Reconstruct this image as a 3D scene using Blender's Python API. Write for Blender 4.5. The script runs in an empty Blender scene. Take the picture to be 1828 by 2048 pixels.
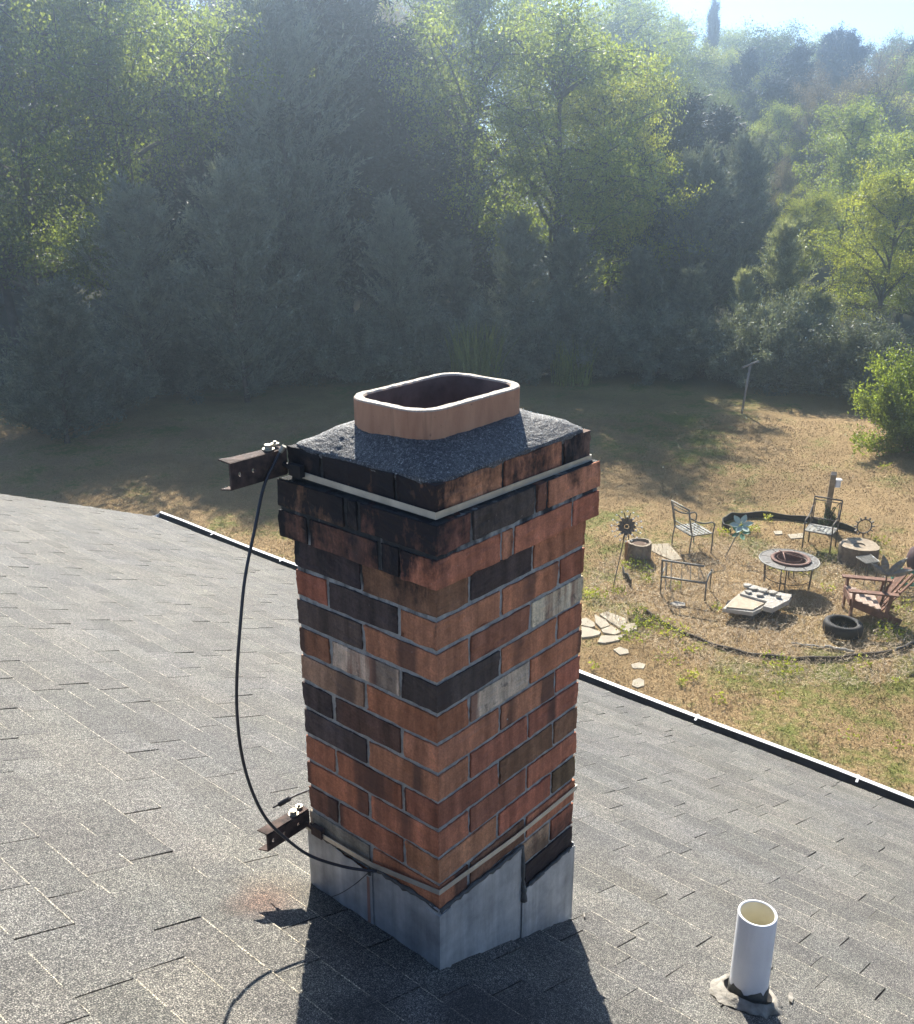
import bpy, bmesh, math, random
import numpy as np
from mathutils import Vector, Matrix
R_ = math.radians
S = bpy.context.scene

# ------------------------------------------------------------------ camera, world, sun, exposure
CAM = np.array([-1.24164160, -1.11261428, 0.814905668])
YAW, PITCH, ROLL, FPX = 0.707439187, 0.344582965, -0.00172530598, 1971.33728
_f = np.array([math.cos(PITCH)*math.cos(YAW), math.cos(PITCH)*math.sin(YAW), -math.sin(PITCH)])
_r = np.cross(_f, [0, 0, 1]); _r /= np.linalg.norm(_r); _u = np.cross(_r, _f)
_R = math.cos(ROLL)*_r + math.sin(ROLL)*_u
_U = -math.sin(ROLL)*_r + math.cos(ROLL)*_u
cd = bpy.data.cameras.new('camera'); cam = bpy.data.objects.new('camera', cd); S.collection.objects.link(cam)
M = Matrix((( _R[0], _U[0], -_f[0], CAM[0]), (_R[1], _U[1], -_f[1], CAM[1]), (_R[2], _U[2], -_f[2], CAM[2]), (0, 0, 0, 1)))
cam.matrix_world = M
cd.sensor_fit = 'VERTICAL'; cd.sensor_height = 24; cd.lens = FPX/2048*24
cd.clip_start = 0.05; cd.clip_end = 2000
S.camera = cam

SUN_AZ, SUN_EL = 45.5, 38.0      # azimuth counter-clockwise from +X
w = bpy.data.worlds.new('World'); S.world = w; w.use_nodes = True
wn = w.node_tree; bg = wn.nodes['Background']
sky = wn.nodes.new('ShaderNodeTexSky'); sky.sky_type = 'NISHITA'; sky.sun_disc = False
sky.sun_elevation = R_(SUN_EL); sky.sun_rotation = R_(90-SUN_AZ)
sky.air_density = 0.8; sky.dust_density = 0.0; sky.ozone_density = 1.0; sky.altitude = 3500
wn.links.new(sky.outputs[0], bg.inputs[0]); bg.inputs[1].default_value = 0.09
sl = bpy.data.lights.new('sun', 'SUN'); sl.energy = 5.0; sl.angle = R_(0.5); sl.color = (1.0, 0.94, 0.84)
so = bpy.data.objects.new('sun', sl); S.collection.objects.link(so)
sd = Vector((math.cos(R_(SUN_EL))*math.cos(R_(SUN_AZ)), math.cos(R_(SUN_EL))*math.sin(R_(SUN_AZ)), math.sin(R_(SUN_EL))))
so.rotation_euler = sd.to_track_quat('Z', 'Y').to_euler(); so.location = (0, 0, 30)
S.view_settings.view_transform = 'Standard'; S.view_settings.look = 'None'
S.view_settings.exposure = 1.48; S.view_settings.gamma = 1; S.view_settings.use_curve_mapping = False
cy = S.cycles
S.render.engine = 'CYCLES'
cy.use_denoising = True
cy.max_bounces = 7; cy.diffuse_bounces = 4; cy.glossy_bounces = 3; cy.transmission_bounces = 4; cy.volume_bounces = 1; cy.transparent_max_bounces = 6

ZG = -6.6                         # the yard lies this far below the fourth brick joint
def ray(u, v):
    d = _f + _R*(u-914)/FPX + _U*(1024-v)/FPX
    return d/np.linalg.norm(d)
def at(u, v, z=ZG):               # point at height z seen at this place of the survey photo
    r = ray(u, v); t = (z-CAM[2])/r[2]; p = CAM+t*r
    return Vector(p)
def c4(x, y, z=ZG): return at(1150+x*.37253, 900+y*.37253, z)
def c5(x, y, z=ZG): return at(1160+x*.18681, 980+y*.18681, z)
def c6(x, y, z=ZG): return at(1480+x*.19617, 930+y*.19617, z)
def far(u, D):                    # ground point at horizontal distance D along the column u
    r = ray(u, 317); h = np.array([r[0], r[1]]); h /= np.linalg.norm(h)
    return Vector((CAM[0]+h[0]*D, CAM[1]+h[1]*D, 0))
def top_z(u, v, D):               # height seen at row v at distance D
    r = ray(u, v); return CAM[2]+D*r[2]/math.hypot(r[0], r[1])
def ground_z(x, y):
    D = math.hypot(x-CAM[0], y-CAM[1]); return ZG + min(4.0, max(0, D-46)*0.07)

# ------------------------------------------------------------------ object helpers
COL = S.collection
def tag(o, label=None, cat=None, group=None, kind=None):
    if label: o['label'] = label
    if cat: o['category'] = cat
    if group: o['group'] = group
    if kind: o['kind'] = kind
    return o
def thing(name, label, cat, loc=(0, 0, 0), rz=0, group=None):
    o = bpy.data.objects.new(name, None); COL.objects.link(o)
    o.location = loc; o.rotation_euler = (0, 0, rz); o.empty_display_size = .1
    return tag(o, label, cat, group)
class MB:
    def __init__(s): s.v = []; s.f = []; s.c = []
    def add(s, vs, fs, c=None):
        n = len(s.v); s.v += [tuple(p) for p in vs]; s.f += [tuple(i+n for i in f) for f in fs]; s.c += [c]*len(fs)
        return s
    def box(s, x0, x1, y0, y1, z0, z1, c=None, M=None):
        vs = [Vector((x, y, z)) for z in (z0, z1) for y in (y0, y1) for x in (x0, x1)]
        if M: vs = [M @ p for p in vs]
        return s.add(vs, [(0, 2, 3, 1), (4, 5, 7, 6), (0, 1, 5, 4), (2, 6, 7, 3), (0, 4, 6, 2), (1, 3, 7, 5)], c)
    def tube(s, pts, r, n=8, c=None, cap=True):
        pts = [Vector(p) for p in pts]; rs = r if isinstance(r, (list, tuple)) else [r]*len(pts)
        vs = []; ref = None
        for i, p in enumerate(pts):
            d = (pts[min(i+1, len(pts)-1)]-pts[max(i-1, 0)]).normalized()
            if ref is None: ref = d.orthogonal().normalized()
            a = (ref-d*ref.dot(d))
            a = a.normalized() if a.length > 1e-5 else d.orthogonal().normalized()
            ref = a; b = d.cross(a)
            for k in range(n):
                t = 2*math.pi*k/n; vs.append(p+(a*math.cos(t)+b*math.sin(t))*rs[i])
        fs = []
        for i in range(len(pts)-1):
            for k in range(n):
                fs.append((i*n+k, i*n+(k+1) % n, (i+1)*n+(k+1) % n, (i+1)*n+k))
        if cap: fs += [tuple(range(n))[::-1], tuple((len(pts)-1)*n+k for k in range(n))]
        return s.add(vs, fs, c)
    def bar(s, a, b, w, h, c=None):
        a = Vector(a); b = Vector(b); d = (b-a); L = d.length; d.normalize()
        side = d.cross(Vector((0, 0, 1)))
        side = side.normalized() if side.length > 1e-4 else Vector((1, 0, 0))
        up = side.cross(d)
        vs = [p+side*sx*w/2+up*sz*h/2 for p in (a, b) for sx, sz in ((-1, -1), (1, -1), (1, 1), (-1, 1))]
        return s.add(vs, [(0, 1, 2, 3)[::-1], (4, 5, 6, 7), (0, 1, 5, 4), (1, 2, 6, 5), (2, 3, 7, 6), (3, 0, 4, 7)], c)
    def lathe(s, prof, n=24, cen=(0, 0, 0), c=None, sx=1, sy=1):
        vs = [(cen[0]+r*sx*math.cos(2*math.pi*k/n), cen[1]+r*sy*math.sin(2*math.pi*k/n), cen[2]+z) for r, z in prof for k in range(n)]
        fs = [(i*n+k, i*n+(k+1) % n, (i+1)*n+(k+1) % n, (i+1)*n+k) for i in range(len(prof)-1) for k in range(n)]
        return s.add(vs, fs, c)
    def prism(s, poly, z0, z1, c=None, cen=(0, 0, 0), M=None):
        n = len(poly)
        vs = [Vector((p[0]+cen[0], p[1]+cen[1], z+cen[2])) for z in (z0, z1) for p in poly]
        if M: vs = [M @ p for p in vs]
        fs = [tuple(range(n))[::-1], tuple(range(n, 2*n))] + [(i, (i+1) % n, n+(i+1) % n, n+i) for i in range(n)]
        return s.add(vs, fs, c)
    def build(s, name, mat, parent=None, smooth=False, bevel=0, segs=2):
        me = bpy.data.meshes.new(name); me.from_pydata([tuple(p) for p in s.v], [], s.f); me.update()
        if any(c is not None for c in s.c):
            a = me.color_attributes.new('Col', 'FLOAT_COLOR', 'CORNER'); k = 0
            buf = []
            for f, c in zip(s.f, s.c):
                c = c or (1, 1, 1)
                buf += [c[0], c[1], c[2], c[3] if len(c) > 3 else 1.0]*len(f)
            a.data.foreach_set('color', buf)
        me.materials.append(mat)
        bm = bmesh.new(); bm.from_mesh(me); bmesh.ops.recalc_face_normals(bm, faces=bm.faces); bm.to_mesh(me); bm.free()
        if smooth: me.polygons.foreach_set('use_smooth', [True]*len(me.polygons))
        o = bpy.data.objects.new(name, me); COL.objects.link(o)
        if parent: o.parent = parent
        if bevel:
            m = o.modifiers.new('bevel', 'BEVEL'); m.width = bevel; m.segments = segs; m.limit_method = 'ANGLE'
        return o
def quick_mesh(name, V, F, mat, parent=None):          # numpy arrays: V (n,3), F (m,k)
    me = bpy.data.meshes.new(name); k = F.shape[1]
    me.vertices.add(len(V)); me.vertices.foreach_set('co', V.astype(np.float32).ravel())
    me.loops.add(F.size); me.loops.foreach_set('vertex_index', F.astype(np.int32).ravel())
    me.polygons.add(len(F)); me.polygons.foreach_set('loop_start', np.arange(0, F.size, k, dtype=np.int32))
    me.update(calc_edges=True); me.materials.append(mat)
    o = bpy.data.objects.new(name, me)
    COL.objects.link(o)
    if parent: o.parent = parent
    return o
def copy_thing(root, loc, rz, scale, label, group):
    c = root.copy(); COL.objects.link(c); c.location = loc; c.rotation_euler = (0, 0, rz); c.scale = scale
    c['label'] = label; c['group'] = group
    for ch in root.children:
        d = ch.copy(); COL.objects.link(d); d.parent = c
    return c

# ------------------------------------------------------------------ materials
class N:
    def __init__(s, name):
        s.m = bpy.data.materials.new(name); s.m.use_nodes = True; s.t = s.m.node_tree; s.b = s.t.nodes['Principled BSDF']; s.out = s.t.nodes['Material Output']
    def n(s, typ, **k):
        x = s.t.nodes.new(typ)
        for a, b in k.items():
            if a in ('operation', 'blend_type', 'data_type', 'attribute_name', 'distance', 'feature', 'noise_dimensions'): setattr(x, a, b)
            else: x.inputs[a.replace('_', ' ')].default_value = b
        return x
    def l(s, a, b): s.t.links.new(a, b)
    def pos(s, obj=True, scale=(1, 1, 1), loc=(0, 0, 0)):
        tc = s.n('ShaderNodeTexCoord') if obj else s.n('ShaderNodeNewGeometry')
        mp = s.n('ShaderNodeMapping'); mp.inputs['Scale'].default_value = scale; mp.inputs['Location'].default_value = loc
        s.l(tc.outputs['Object' if obj else 'Position'], mp.inputs[0]); return mp.outputs[0]
    def noise(s, vec, scale, detail=3, rough=.55):
        x = s.n('ShaderNodeTexNoise'); x.inputs['Scale'].default_value = scale; x.inputs['Detail'].default_value = detail; x.inputs['Roughness'].default_value = rough
        s.l(vec, x.inputs['Vector']); return x.outputs['Fac']
    def ramp(s, fac, stops, interp='LINEAR'):
        x = s.n('ShaderNodeValToRGB'); cr = x.color_ramp; cr.interpolation = interp
        while len(cr.elements) > 1: cr.elements.remove(cr.elements[-1])
        for i, (p, c) in enumerate(stops):
            if not hasattr(c, '__len__'): c = (c, c, c)
            e = cr.elements[0] if i == 0 else cr.elements.new(p)
            e.position = p; e.color = (c[0], c[1], c[2], 1)
        s.l(fac, x.inputs[0]); return x.outputs[0]
    def mix(s, fac, a, b, mode='MIX'):
        x = s.n('ShaderNodeMix', data_type='RGBA'); x.blend_type = mode
        for i, q in ((0, fac), (6, a), (7, b)):
            if isinstance(q, (int, float)): x.inputs[i].default_value = q
            elif isinstance(q, (tuple, list)): x.inputs[i].default_value = (*q[:3], 1)
            else: s.l(q, x.inputs[i])
        return x.outputs[2]
    def math(s, op, a, b=0.0, c=None):
        x = s.n('ShaderNodeMath', operation=op)
        for i, q in ((0, a), (1, b)) + (((2, c),) if c is not None else ()):
            if isinstance(q, (int, float)): x.inputs[i].default_value = q
            else: s.l(q, x.inputs[i])
        return x.outputs[0]
    def sep(s, vec):
        x = s.n('ShaderNodeSeparateXYZ'); s.l(vec, x.inputs[0]); return x.outputs
    def bump(s, h, strength=.3, dist=.01):
        x = s.n('ShaderNodeBump'); x.inputs['Strength'].default_value = strength; x.inputs['Distance'].default_value = dist
        s.l(h, x.inputs['Height']); s.l(x.outputs[0], s.b.inputs['Normal'])
    def base(s, c):
        if isinstance(c, (tuple, list)): s.b.inputs['Base Color'].default_value = (*c[:3], 1)
        else: s.l(c, s.b.inputs['Base Color'])
    def set(s, rough=.6, metal=0, spec=.5):
        s.b.inputs['Roughness'].default_value = rough; s.b.inputs['Metallic'].default_value = metal; s.b.inputs['Specular IOR Level'].default_value = spec
        return s

def simple(name, c, rough=.7, metal=0, var=.25, scale=12, c2=None, bump=.15, bscale=60, bdist=.004, spec=.4):
    k = N(name); v = k.pos()
    a = tuple(x*(1-var) for x in c); b = c2 or tuple(min(1, x*(1+var)) for x in c)
    k.base(k.ramp(k.noise(v, scale, 5, .6), [(.3, a), (.7, b)])); k.set(rough, metal, spec)
    if bump: k.bump(k.noise(v, bscale, 4), bump, bdist)
    return k.m

def leaf_mat(name, ca, cb, transl=.45, rough=.5, clump=.9):
    k = N(name); v = k.pos()
    n1 = k.noise(v, clump, 2); n2 = k.noise(v, 23, 1)
    f = k.math('ADD', k.math('MULTIPLY', n1, .6), k.math('MULTIPLY', n2, .4))
    oi = k.n('ShaderNodeObjectInfo')
    f = k.math('ADD', f, k.math('MULTIPLY', k.math('SUBTRACT', oi.outputs['Random'], .5), .1))
    col = k.ramp(f, [(.38, ca), (.62, cb)])
    k.base(col); k.set(rough, 0, .35)
    tr = k.n('ShaderNodeBsdfTranslucent'); tcol = k.mix(1.0, col, (1.25, 1.15, .55), 'MULTIPLY'); k.l(tcol, tr.inputs[0])
    mx = k.n('ShaderNodeMixShader'); mx.inputs[0].default_value = transl
    k.l(k.b.outputs[0], mx.inputs[1]); k.l(tr.outputs[0], mx.inputs[2]); k.l(mx.outputs[0], k.out.inputs[0])
    return k.m

# lawn
def lawn_mat(blade=False):
    k = N('dry_lawn_blades' if blade else 'dry_lawn'); v = k.pos(obj=False)
    big = k.noise(v, .22, 3); mid = k.noise(v, 1.1, 4, .6); fine = k.noise(v, 9, 4, .7); grit = k.noise(v, 45, 3, .7)
    X = k.sep(v)
    # greener toward the tree line and in the mid yard
    f = k.math('ADD', k.math('MULTIPLY', big, .5), k.math('MULTIPLY', mid, .5))
    f = k.math('ADD', f, k.math('MULTIPLY', k.math('SUBTRACT', fine, .5), .35))
    green = k.ramp(f, [(.50, 0), (.62, 1)])
    pc = c4(1000, 830); ex_ = k.math('DIVIDE', k.math('SUBTRACT', X[0], pc.x), 2.6); ey_ = k.math('DIVIDE', k.math('SUBTRACT', X[1], pc.y), 2.4)
    rr_ = k.math('ADD', k.math('SQRT', k.math('ADD', k.math('MULTIPLY', ex_, ex_), k.math('MULTIPLY', ey_, ey_))), k.math('MULTIPLY', k.math('SUBTRACT', mid, .5), 1.2))
    green = k.math('MULTIPLY', green, k.ramp(rr_, [(.8, .2), (1.0, 1)]))
    dist = k.ramp(k.math('MULTIPLY', k.math('ADD', X[0], X[1]), .01), [(.375, 0), (.41, 1)])
    green = k.math('MAXIMUM', green, k.math('MULTIPLY', dist, .4))
    dry = k.ramp(grit, [(.25, (.15, .095, .05)), (.5, (.335, .232, .12)), (.75, (.50, .37, .22))])
    grn = k.ramp(grit, [(.25, (.06, .07, .02)), (.5, (.15, .16, .045)), (.75, (.27, .27, .09))])
    if blade:
        dry = k.ramp(grit, [(.3, (.26, .18, .10)), (.55, (.42, .31, .19)), (.75, (.56, .45, .30))])
        grn = k.ramp(grit, [(.3, (.09, .11, .03)), (.55, (.20, .21, .06)), (.75, (.32, .32, .11))])
    lawn = k.mix(green, dry, grn)
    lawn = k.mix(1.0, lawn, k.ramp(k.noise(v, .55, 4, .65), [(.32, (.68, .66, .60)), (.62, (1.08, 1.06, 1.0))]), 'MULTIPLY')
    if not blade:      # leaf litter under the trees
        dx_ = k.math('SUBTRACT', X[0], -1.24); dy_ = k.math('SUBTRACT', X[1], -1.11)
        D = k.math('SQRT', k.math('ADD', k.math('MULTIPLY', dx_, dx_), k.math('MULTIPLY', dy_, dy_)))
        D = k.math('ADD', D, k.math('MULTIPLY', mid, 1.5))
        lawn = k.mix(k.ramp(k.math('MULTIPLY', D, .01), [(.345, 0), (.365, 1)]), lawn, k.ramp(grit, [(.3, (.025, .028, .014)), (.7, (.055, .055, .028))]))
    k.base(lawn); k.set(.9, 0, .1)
    if not blade:
        k.bump(k.math('ADD', k.noise(v, 30, 4, .7), k.noise(v, 6, 2)), .8, .05)
    return k.m
M_LAWN = lawn_mat(); M_BLADE = lawn_mat(True)
M_HILL = simple('forest_floor_earth', (.06, .06, .03), .95, scale=.3, bump=.5, bscale=2, bdist=.1)
M_BARK = simple('bark', (.085, .07, .058), .9, var=.5, scale=4, bump=.6, bscale=18, bdist=.02)
M_LEAF_LIGHT = leaf_mat('spring_leaves', (.11, .16, .035), (.34, .42, .11), .6)
M_LEAF_YEL = leaf_mat('yellow_green_leaves', (.17, .22, .04), (.42, .46, .11), .6)
M_LEAF_MID = leaf_mat('mid_green_leaves', (.05, .08, .022), (.17, .22, .065), .5)
M_CEDAR = leaf_mat('cedar_sprays', (.07, .09, .07), (.24, .28, .22), .25, .6, clump=1.6)
M_PINE = leaf_mat('dark_conifer_needles', (.008, .012, .009), (.028, .036, .024), .08, .6)
M_SILVER = leaf_mat('silvery_leaves', (.14, .18, .11), (.42, .46, .34), .5, .4)
M_BUD = leaf_mat('budding_twigs', (.12, .10, .075), (.27, .23, .17), .3, .7)
M_BUSH = leaf_mat('bush_leaves', (.10, .15, .03), (.30, .38, .09), .55)
M_REED = leaf_mat('reed_blades', (.10, .14, .04), (.25, .30, .09), .4)

# shingles: colour per tab in attribute Col (alpha channel marks the worn butt edge, its sunlit rim painted pale)
def shingle_mat():
    k = N('asphalt_shingle'); v = k.pos(obj=False)
    at_ = k.n('ShaderNodeAttribute', attribute_name='Col')
    g1 = k.noise(v, 360, 2, .7); g2 = k.noise(v, 90, 3, .75); pat = k.noise(v, 1.6, 4); pat2 = k.noise(v, 7, 3)
    g = k.math('ADD', k.math('MULTIPLY', g1, .76), k.math('MULTIPLY', g2, .24))
    gran = k.ramp(g, [(.34, (.012, .012, .013)), (.46, (.055, .055, .055)), (.55, (.15, .146, .138)), (.65, (.42, .41, .38))])
    tint = k.ramp(pat, [(.35, (1.0, .98, .95)), (.65, (1.14, 1.09, .98))])
    c = k.mix(1.0, k.mix(1.0, gran, (.88, .875, .87), 'MULTIPLY'), tint, 'MULTIPLY'); c = k.mix(1.0, c, at_.outputs['Color'], 'MULTIPLY')
    c = k.mix(.45, c, k.mix(1.0, c, k.ramp(pat2, [(.3, .6), (.7, 1.3)]), 'MULTIPLY'))
    # rust runs below the lower antenna bracket and two near-black patches under the chimney
    X = k.sep(v)
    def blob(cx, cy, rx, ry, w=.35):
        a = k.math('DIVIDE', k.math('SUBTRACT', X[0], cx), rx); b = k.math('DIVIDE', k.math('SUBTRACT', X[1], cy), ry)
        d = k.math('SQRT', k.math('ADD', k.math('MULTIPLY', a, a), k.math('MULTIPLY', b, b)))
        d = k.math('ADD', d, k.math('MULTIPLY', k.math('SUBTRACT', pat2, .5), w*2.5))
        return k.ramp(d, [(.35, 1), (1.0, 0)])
    c = k.mix(k.math('MULTIPLY', blob(-.10, .42, .13, .09), .30), c, k.mix(1.0, c, (1.3, .98, .68), 'MULTIPLY'))
    c = k.mix(k.math('MULTIPLY', blob(-.17, .37, .10, .09), .7), c, k.mix(1.0, c, (.85, .5, .4), 'MULTIPLY'))
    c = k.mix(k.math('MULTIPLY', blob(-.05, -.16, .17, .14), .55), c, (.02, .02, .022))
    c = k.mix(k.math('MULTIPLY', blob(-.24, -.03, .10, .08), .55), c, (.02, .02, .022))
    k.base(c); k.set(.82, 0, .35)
    k.bump(g, .5, .003)
    return k.m
M_SHIN = shingle_mat()
M_EDGE = simple('worn_sunlit_shingle_edge', (.55, .53, .48), .9, var=.4, scale=60)
M_DECK = simple('tar_paper', (.02, .02, .02), .9)
M_WHITE = simple('white_aluminium', (.72, .73, .74), .45, .0, var=.08, bump=.05)
M_GUT_IN = simple('dark_gutter_inside', (.055, .055, .055), .9, var=.4, scale=8)  # near-black colour for the inner faces of the trough
M_SIDING = simple('white_siding', (.6, .6, .58), .6, var=.06)

def brick_mat():
    k = N('fired_brick'); v = k.pos()
    at_ = k.n('ShaderNodeAttribute', attribute_name='Col'); col = at_.outputs['Color']; al = at_.outputs['Alpha']
    sv = k.n('ShaderNodeMapping'); sv.inputs['Scale'].default_value = (28, 28, 2.2)
    tc = k.n('ShaderNodeTexCoord'); k.l(tc.outputs['Object'], sv.inputs[0])
    # alpha shifts the pattern so that bricks differ
    cx = k.n('ShaderNodeCombineXYZ'); k.l(k.math('MULTIPLY', al, 37.0), cx.inputs[0]); k.l(k.math('MULTIPLY', al, 91.0), cx.inputs[2])
    ad = k.n('ShaderNodeVectorMath', operation='ADD'); k.l(sv.outputs[0], ad.inputs[0]); k.l(cx.outputs[0], ad.inputs[1])
    streak = k.noise(ad.outputs[0], 1.0, 3, .6)
    broad = k.noise(ad.outputs[0], .28, 2, .5)
    fine = k.noise(v, 220, 4, .7); blot = k.noise(v, 38, 4, .65)
    c = k.mix(1.0, col, k.ramp(streak, [(.3, .58), (.7, 1.38)]), 'MULTIPLY')
    c = k.mix(1.0, c, k.ramp(fine, [(.3, .75), (.7, 1.25)]), 'MULTIPLY')
    c = k.mix(1.0, c, k.ramp(blot, [(.3, .78), (.7, 1.22)]), 'MULTIPLY')
    # pale salt-burnt bricks keep patches and ends of red
    SR = k.n('ShaderNodeSeparateColor'); k.l(col, SR.inputs[0])
    pale = k.ramp(SR.outputs[1], [(.27, 0), (.30, 1)])
    pn = k.noise(ad.outputs[0], .55, 5, .65)
    c = k.mix(k.math('MULTIPLY', pale, k.ramp(pn, [(.50, 0), (.60, .85)])), c, (.26, .12, .075))
    c = k.mix(k.math('MULTIPLY', pale, k.ramp(blot, [(.56, 0), (.66, .7)])), c, (.12, .09, .07))
    c = k.mix(k.ramp(broad, [(.60, 0), (.65, .68)]), c, (.065, .045, .038))           # kiln-dark bands
    c = k.mix(k.ramp(k.noise(v, 75, 5, .8), [(.665, 0), (.72, .8)]), c, (.62, .52, .45)) # lime specks
    X = k.sep(v)
    ms = k.n('ShaderNodeMapping'); ms.inputs['Scale'].default_value = (15, 15, 5); k.l(tc.outputs['Object'], ms.inputs[0])
    runs = k.math('ADD', k.math('MULTIPLY', k.noise(ms.outputs[0], 1.0, 5, .7), .6), k.math('MULTIPLY', k.noise(v, 16, 5, .65), .4))
    # soot: creeping down from the crown, thicker on the face turned to the flue's drip side (y grows)
    side = k.ramp(X[0], [(0.0, 1), (.03, 0)])
    hz = k.math('ADD', X[2], k.math('SUBTRACT', k.math('MULTIPLY', side, .15), .07))
    s = k.math('ADD', k.math('MULTIPLY', hz, 2.6), k.math('MULTIPLY', k.math('SUBTRACT', runs, .5), 3.0))
    soot = k.ramp(s, [(.26, 0), (.44, .45), (.66, .96)])
    c = k.mix(soot, c, (.016, .016, .018))
    # dark runs just above the flashing
    s2 = k.math('ADD', k.math('MULTIPLY', k.math('SUBTRACT', -.60, X[2]), 6), k.math('MULTIPLY', k.math('SUBTRACT', runs, .5), 2.0))
    c = k.mix(k.ramp(s2, [(.45, 0), (.75, .7)]), c, (.03, .026, .025))
    k.base(c); k.set(.8, 0, .25)
    k.bump(k.math('ADD', k.math('MULTIPLY', fine, .4), blot), .45, .004)
    return k.m
M_BRICK = brick_mat()
def mortar_mat():
    k = N('lime_mortar'); v = k.pos(); X = k.sep(v)
    c = k.ramp(k.noise(v, 60, 5, .7), [(.3, (.28, .27, .245)), (.7, (.56, .54, .48))])
    runs = k.noise(k.pos(scale=(25, 25, 6)), 1.0, 4)
    side = k.ramp(X[0], [(0.0, 1), (.03, 0)]); hz = k.math('ADD', X[2], k.math('MULTIPLY', side, .10))
    s = k.math('ADD', k.math('MULTIPLY', hz, 3.2), k.math('MULTIPLY', k.math('SUBTRACT', runs, .5), 1.6))
    c = k.mix(k.ramp(s, [(.25, 0), (.55, .9)]), c, (.02, .022, .024))
    k.base(c); k.set(.95, 0, .1); k.bump(k.noise(v, 300, 4, .8), .8, .004); return k.m
M_MORTAR = mortar_mat()
def crown_mat():
    k = N('tarred_crown'); v = k.pos()
    g = k.math('ADD', k.math('MULTIPLY', k.noise(v, 380, 2, .7), .6), k.math('MULTIPLY', k.noise(v, 140, 2, .7), .4))
    c = k.ramp(g, [(.36, (.02, .02, .02)), (.48, (.06, .058, .056)), (.58, (.15, .147, .14)), (.68, (.50, .48, .44))])
    c = k.mix(k.ramp(k.noise(v, 14, 3), [(.45, 0), (.75, .35)]), c, (.13, .125, .12))
    k.base(c); k.set(.6, 0, .5); k.bump(k.math('ADD', g, k.noise(v, 90, 3)), .9, .004); return k.m
M_CROWN = crown_mat()
def flue_mat():
    k = N('clay_flue'); v = k.pos(); X = k.sep(v)
    c = k.ramp(k.noise(k.pos(scale=(30, 30, 8)), 1, 4), [(.3, (.40, .20, .12)), (.7, (.55, .30, .18))])
    c = k.mix(k.ramp(k.noise(v, 55, 5, .75), [(.63, 0), (.70, .65)]), c, (.08, .06, .05))
    c = k.mix(k.ramp(k.noise(k.pos(scale=(40, 40, 3)), 1, 3, .6), [(.60, 0), (.72, .45)]), c, (.12, .07, .05))
    # top rim painted pale, as the sun brightens it
    c = k.mix(k.ramp(X[2], [(.3735, 0), (.3742, 1)]), c, k.ramp(k.noise(v, 250, 3), [(.3, (.35, .30, .23)), (.6, (.66, .6, .5))]))
    k.base(c); k.set(.85, 0, .2); k.bump(k.noise(v, 200, 4, .7), .35, .003); return k.m
M_FLUE = flue_mat()
M_FLUE_IN = simple('sooty_flue_wall', (.14, .10, .088), .9, var=.35, scale=20)
def galv():
    k = N('galvanised_sheet'); v = k.pos()
    st = k.noise(k.pos(scale=(45, 45, 3)), 1, 4, .6); bl = k.noise(v, 9, 4)
    c = k.ramp(bl, [(.3, (.33, .335, .325)), (.7, (.54, .54, .51))])
    c = k.mix(1.0, c, k.ramp(st, [(.3, .78), (.7, 1.12)]), 'MULTIPLY')
    c = k.mix(1.0, c, k.ramp(k.noise(v, 22, 4, .7), [(.3, .8), (.7, 1.15)]), 'MULTIPLY')
    c = k.mix(k.ramp(st, [(.72, 0), (.80, .4)]), c, (.22, .13, .09))
    k.base(c); k.set(.6, .2, .5)
    k.bump(k.math('ADD', k.noise(v, 12, 3), k.math('MULTIPLY', k.noise(k.pos(scale=(150, 150, 40)), 1, 3), .25)), .35, .008); return k.m
M_GALV = galv()
M_CAULK = simple('dried_sealant', (.10, .098, .088), .85, var=.35, scale=30, bump=.6, bdist=.006)
M_STRAP = simple('steel_strap', (.50, .48, .41), .42, .5, var=.2, scale=20, bump=.1)
M_RUST = simple('rusty_channel', (.04, .03, .028), .85, .1, var=.5, scale=35, c2=(.14, .09, .07), bump=.5)
M_BOLT = simple('zinc_bolt', (.36, .33, .26), .5, .5, var=.2, scale=60)
M_CABLE = simple('black_cable_jacket', (.018, .018, .024), .42, var=.2, bump=0, spec=.6)
_k = N('white_pvc'); _v = _k.pos()
_c = _k.mix(_k.ramp(_k.noise(_v, 70, 3, .6), [(.735, 0), (.75, .8)]), _k.ramp(_k.noise(_v, 8, 4), [(.3, (.66, .67, .68)), (.7, (.76, .76, .77))]), (.12, .11, .10))
_k.base(_c); _k.set(.42); M_PVC = _k.m
M_PVC_IN = simple('yellowed_pvc', (.66, .62, .48), .5, var=.08, bump=0)
M_BOOT = simple('weathered_sealant', (.20, .18, .145), .9, var=.4, scale=25, c2=(.36, .33, .28), bump=.7, bdist=.01)
M_BLACK = simple('black_rubber', (.016, .016, .018), .7, var=.3)
M_LEAFLITTER = simple('dead_leaf', (.22, .12, .06), .9)

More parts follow.
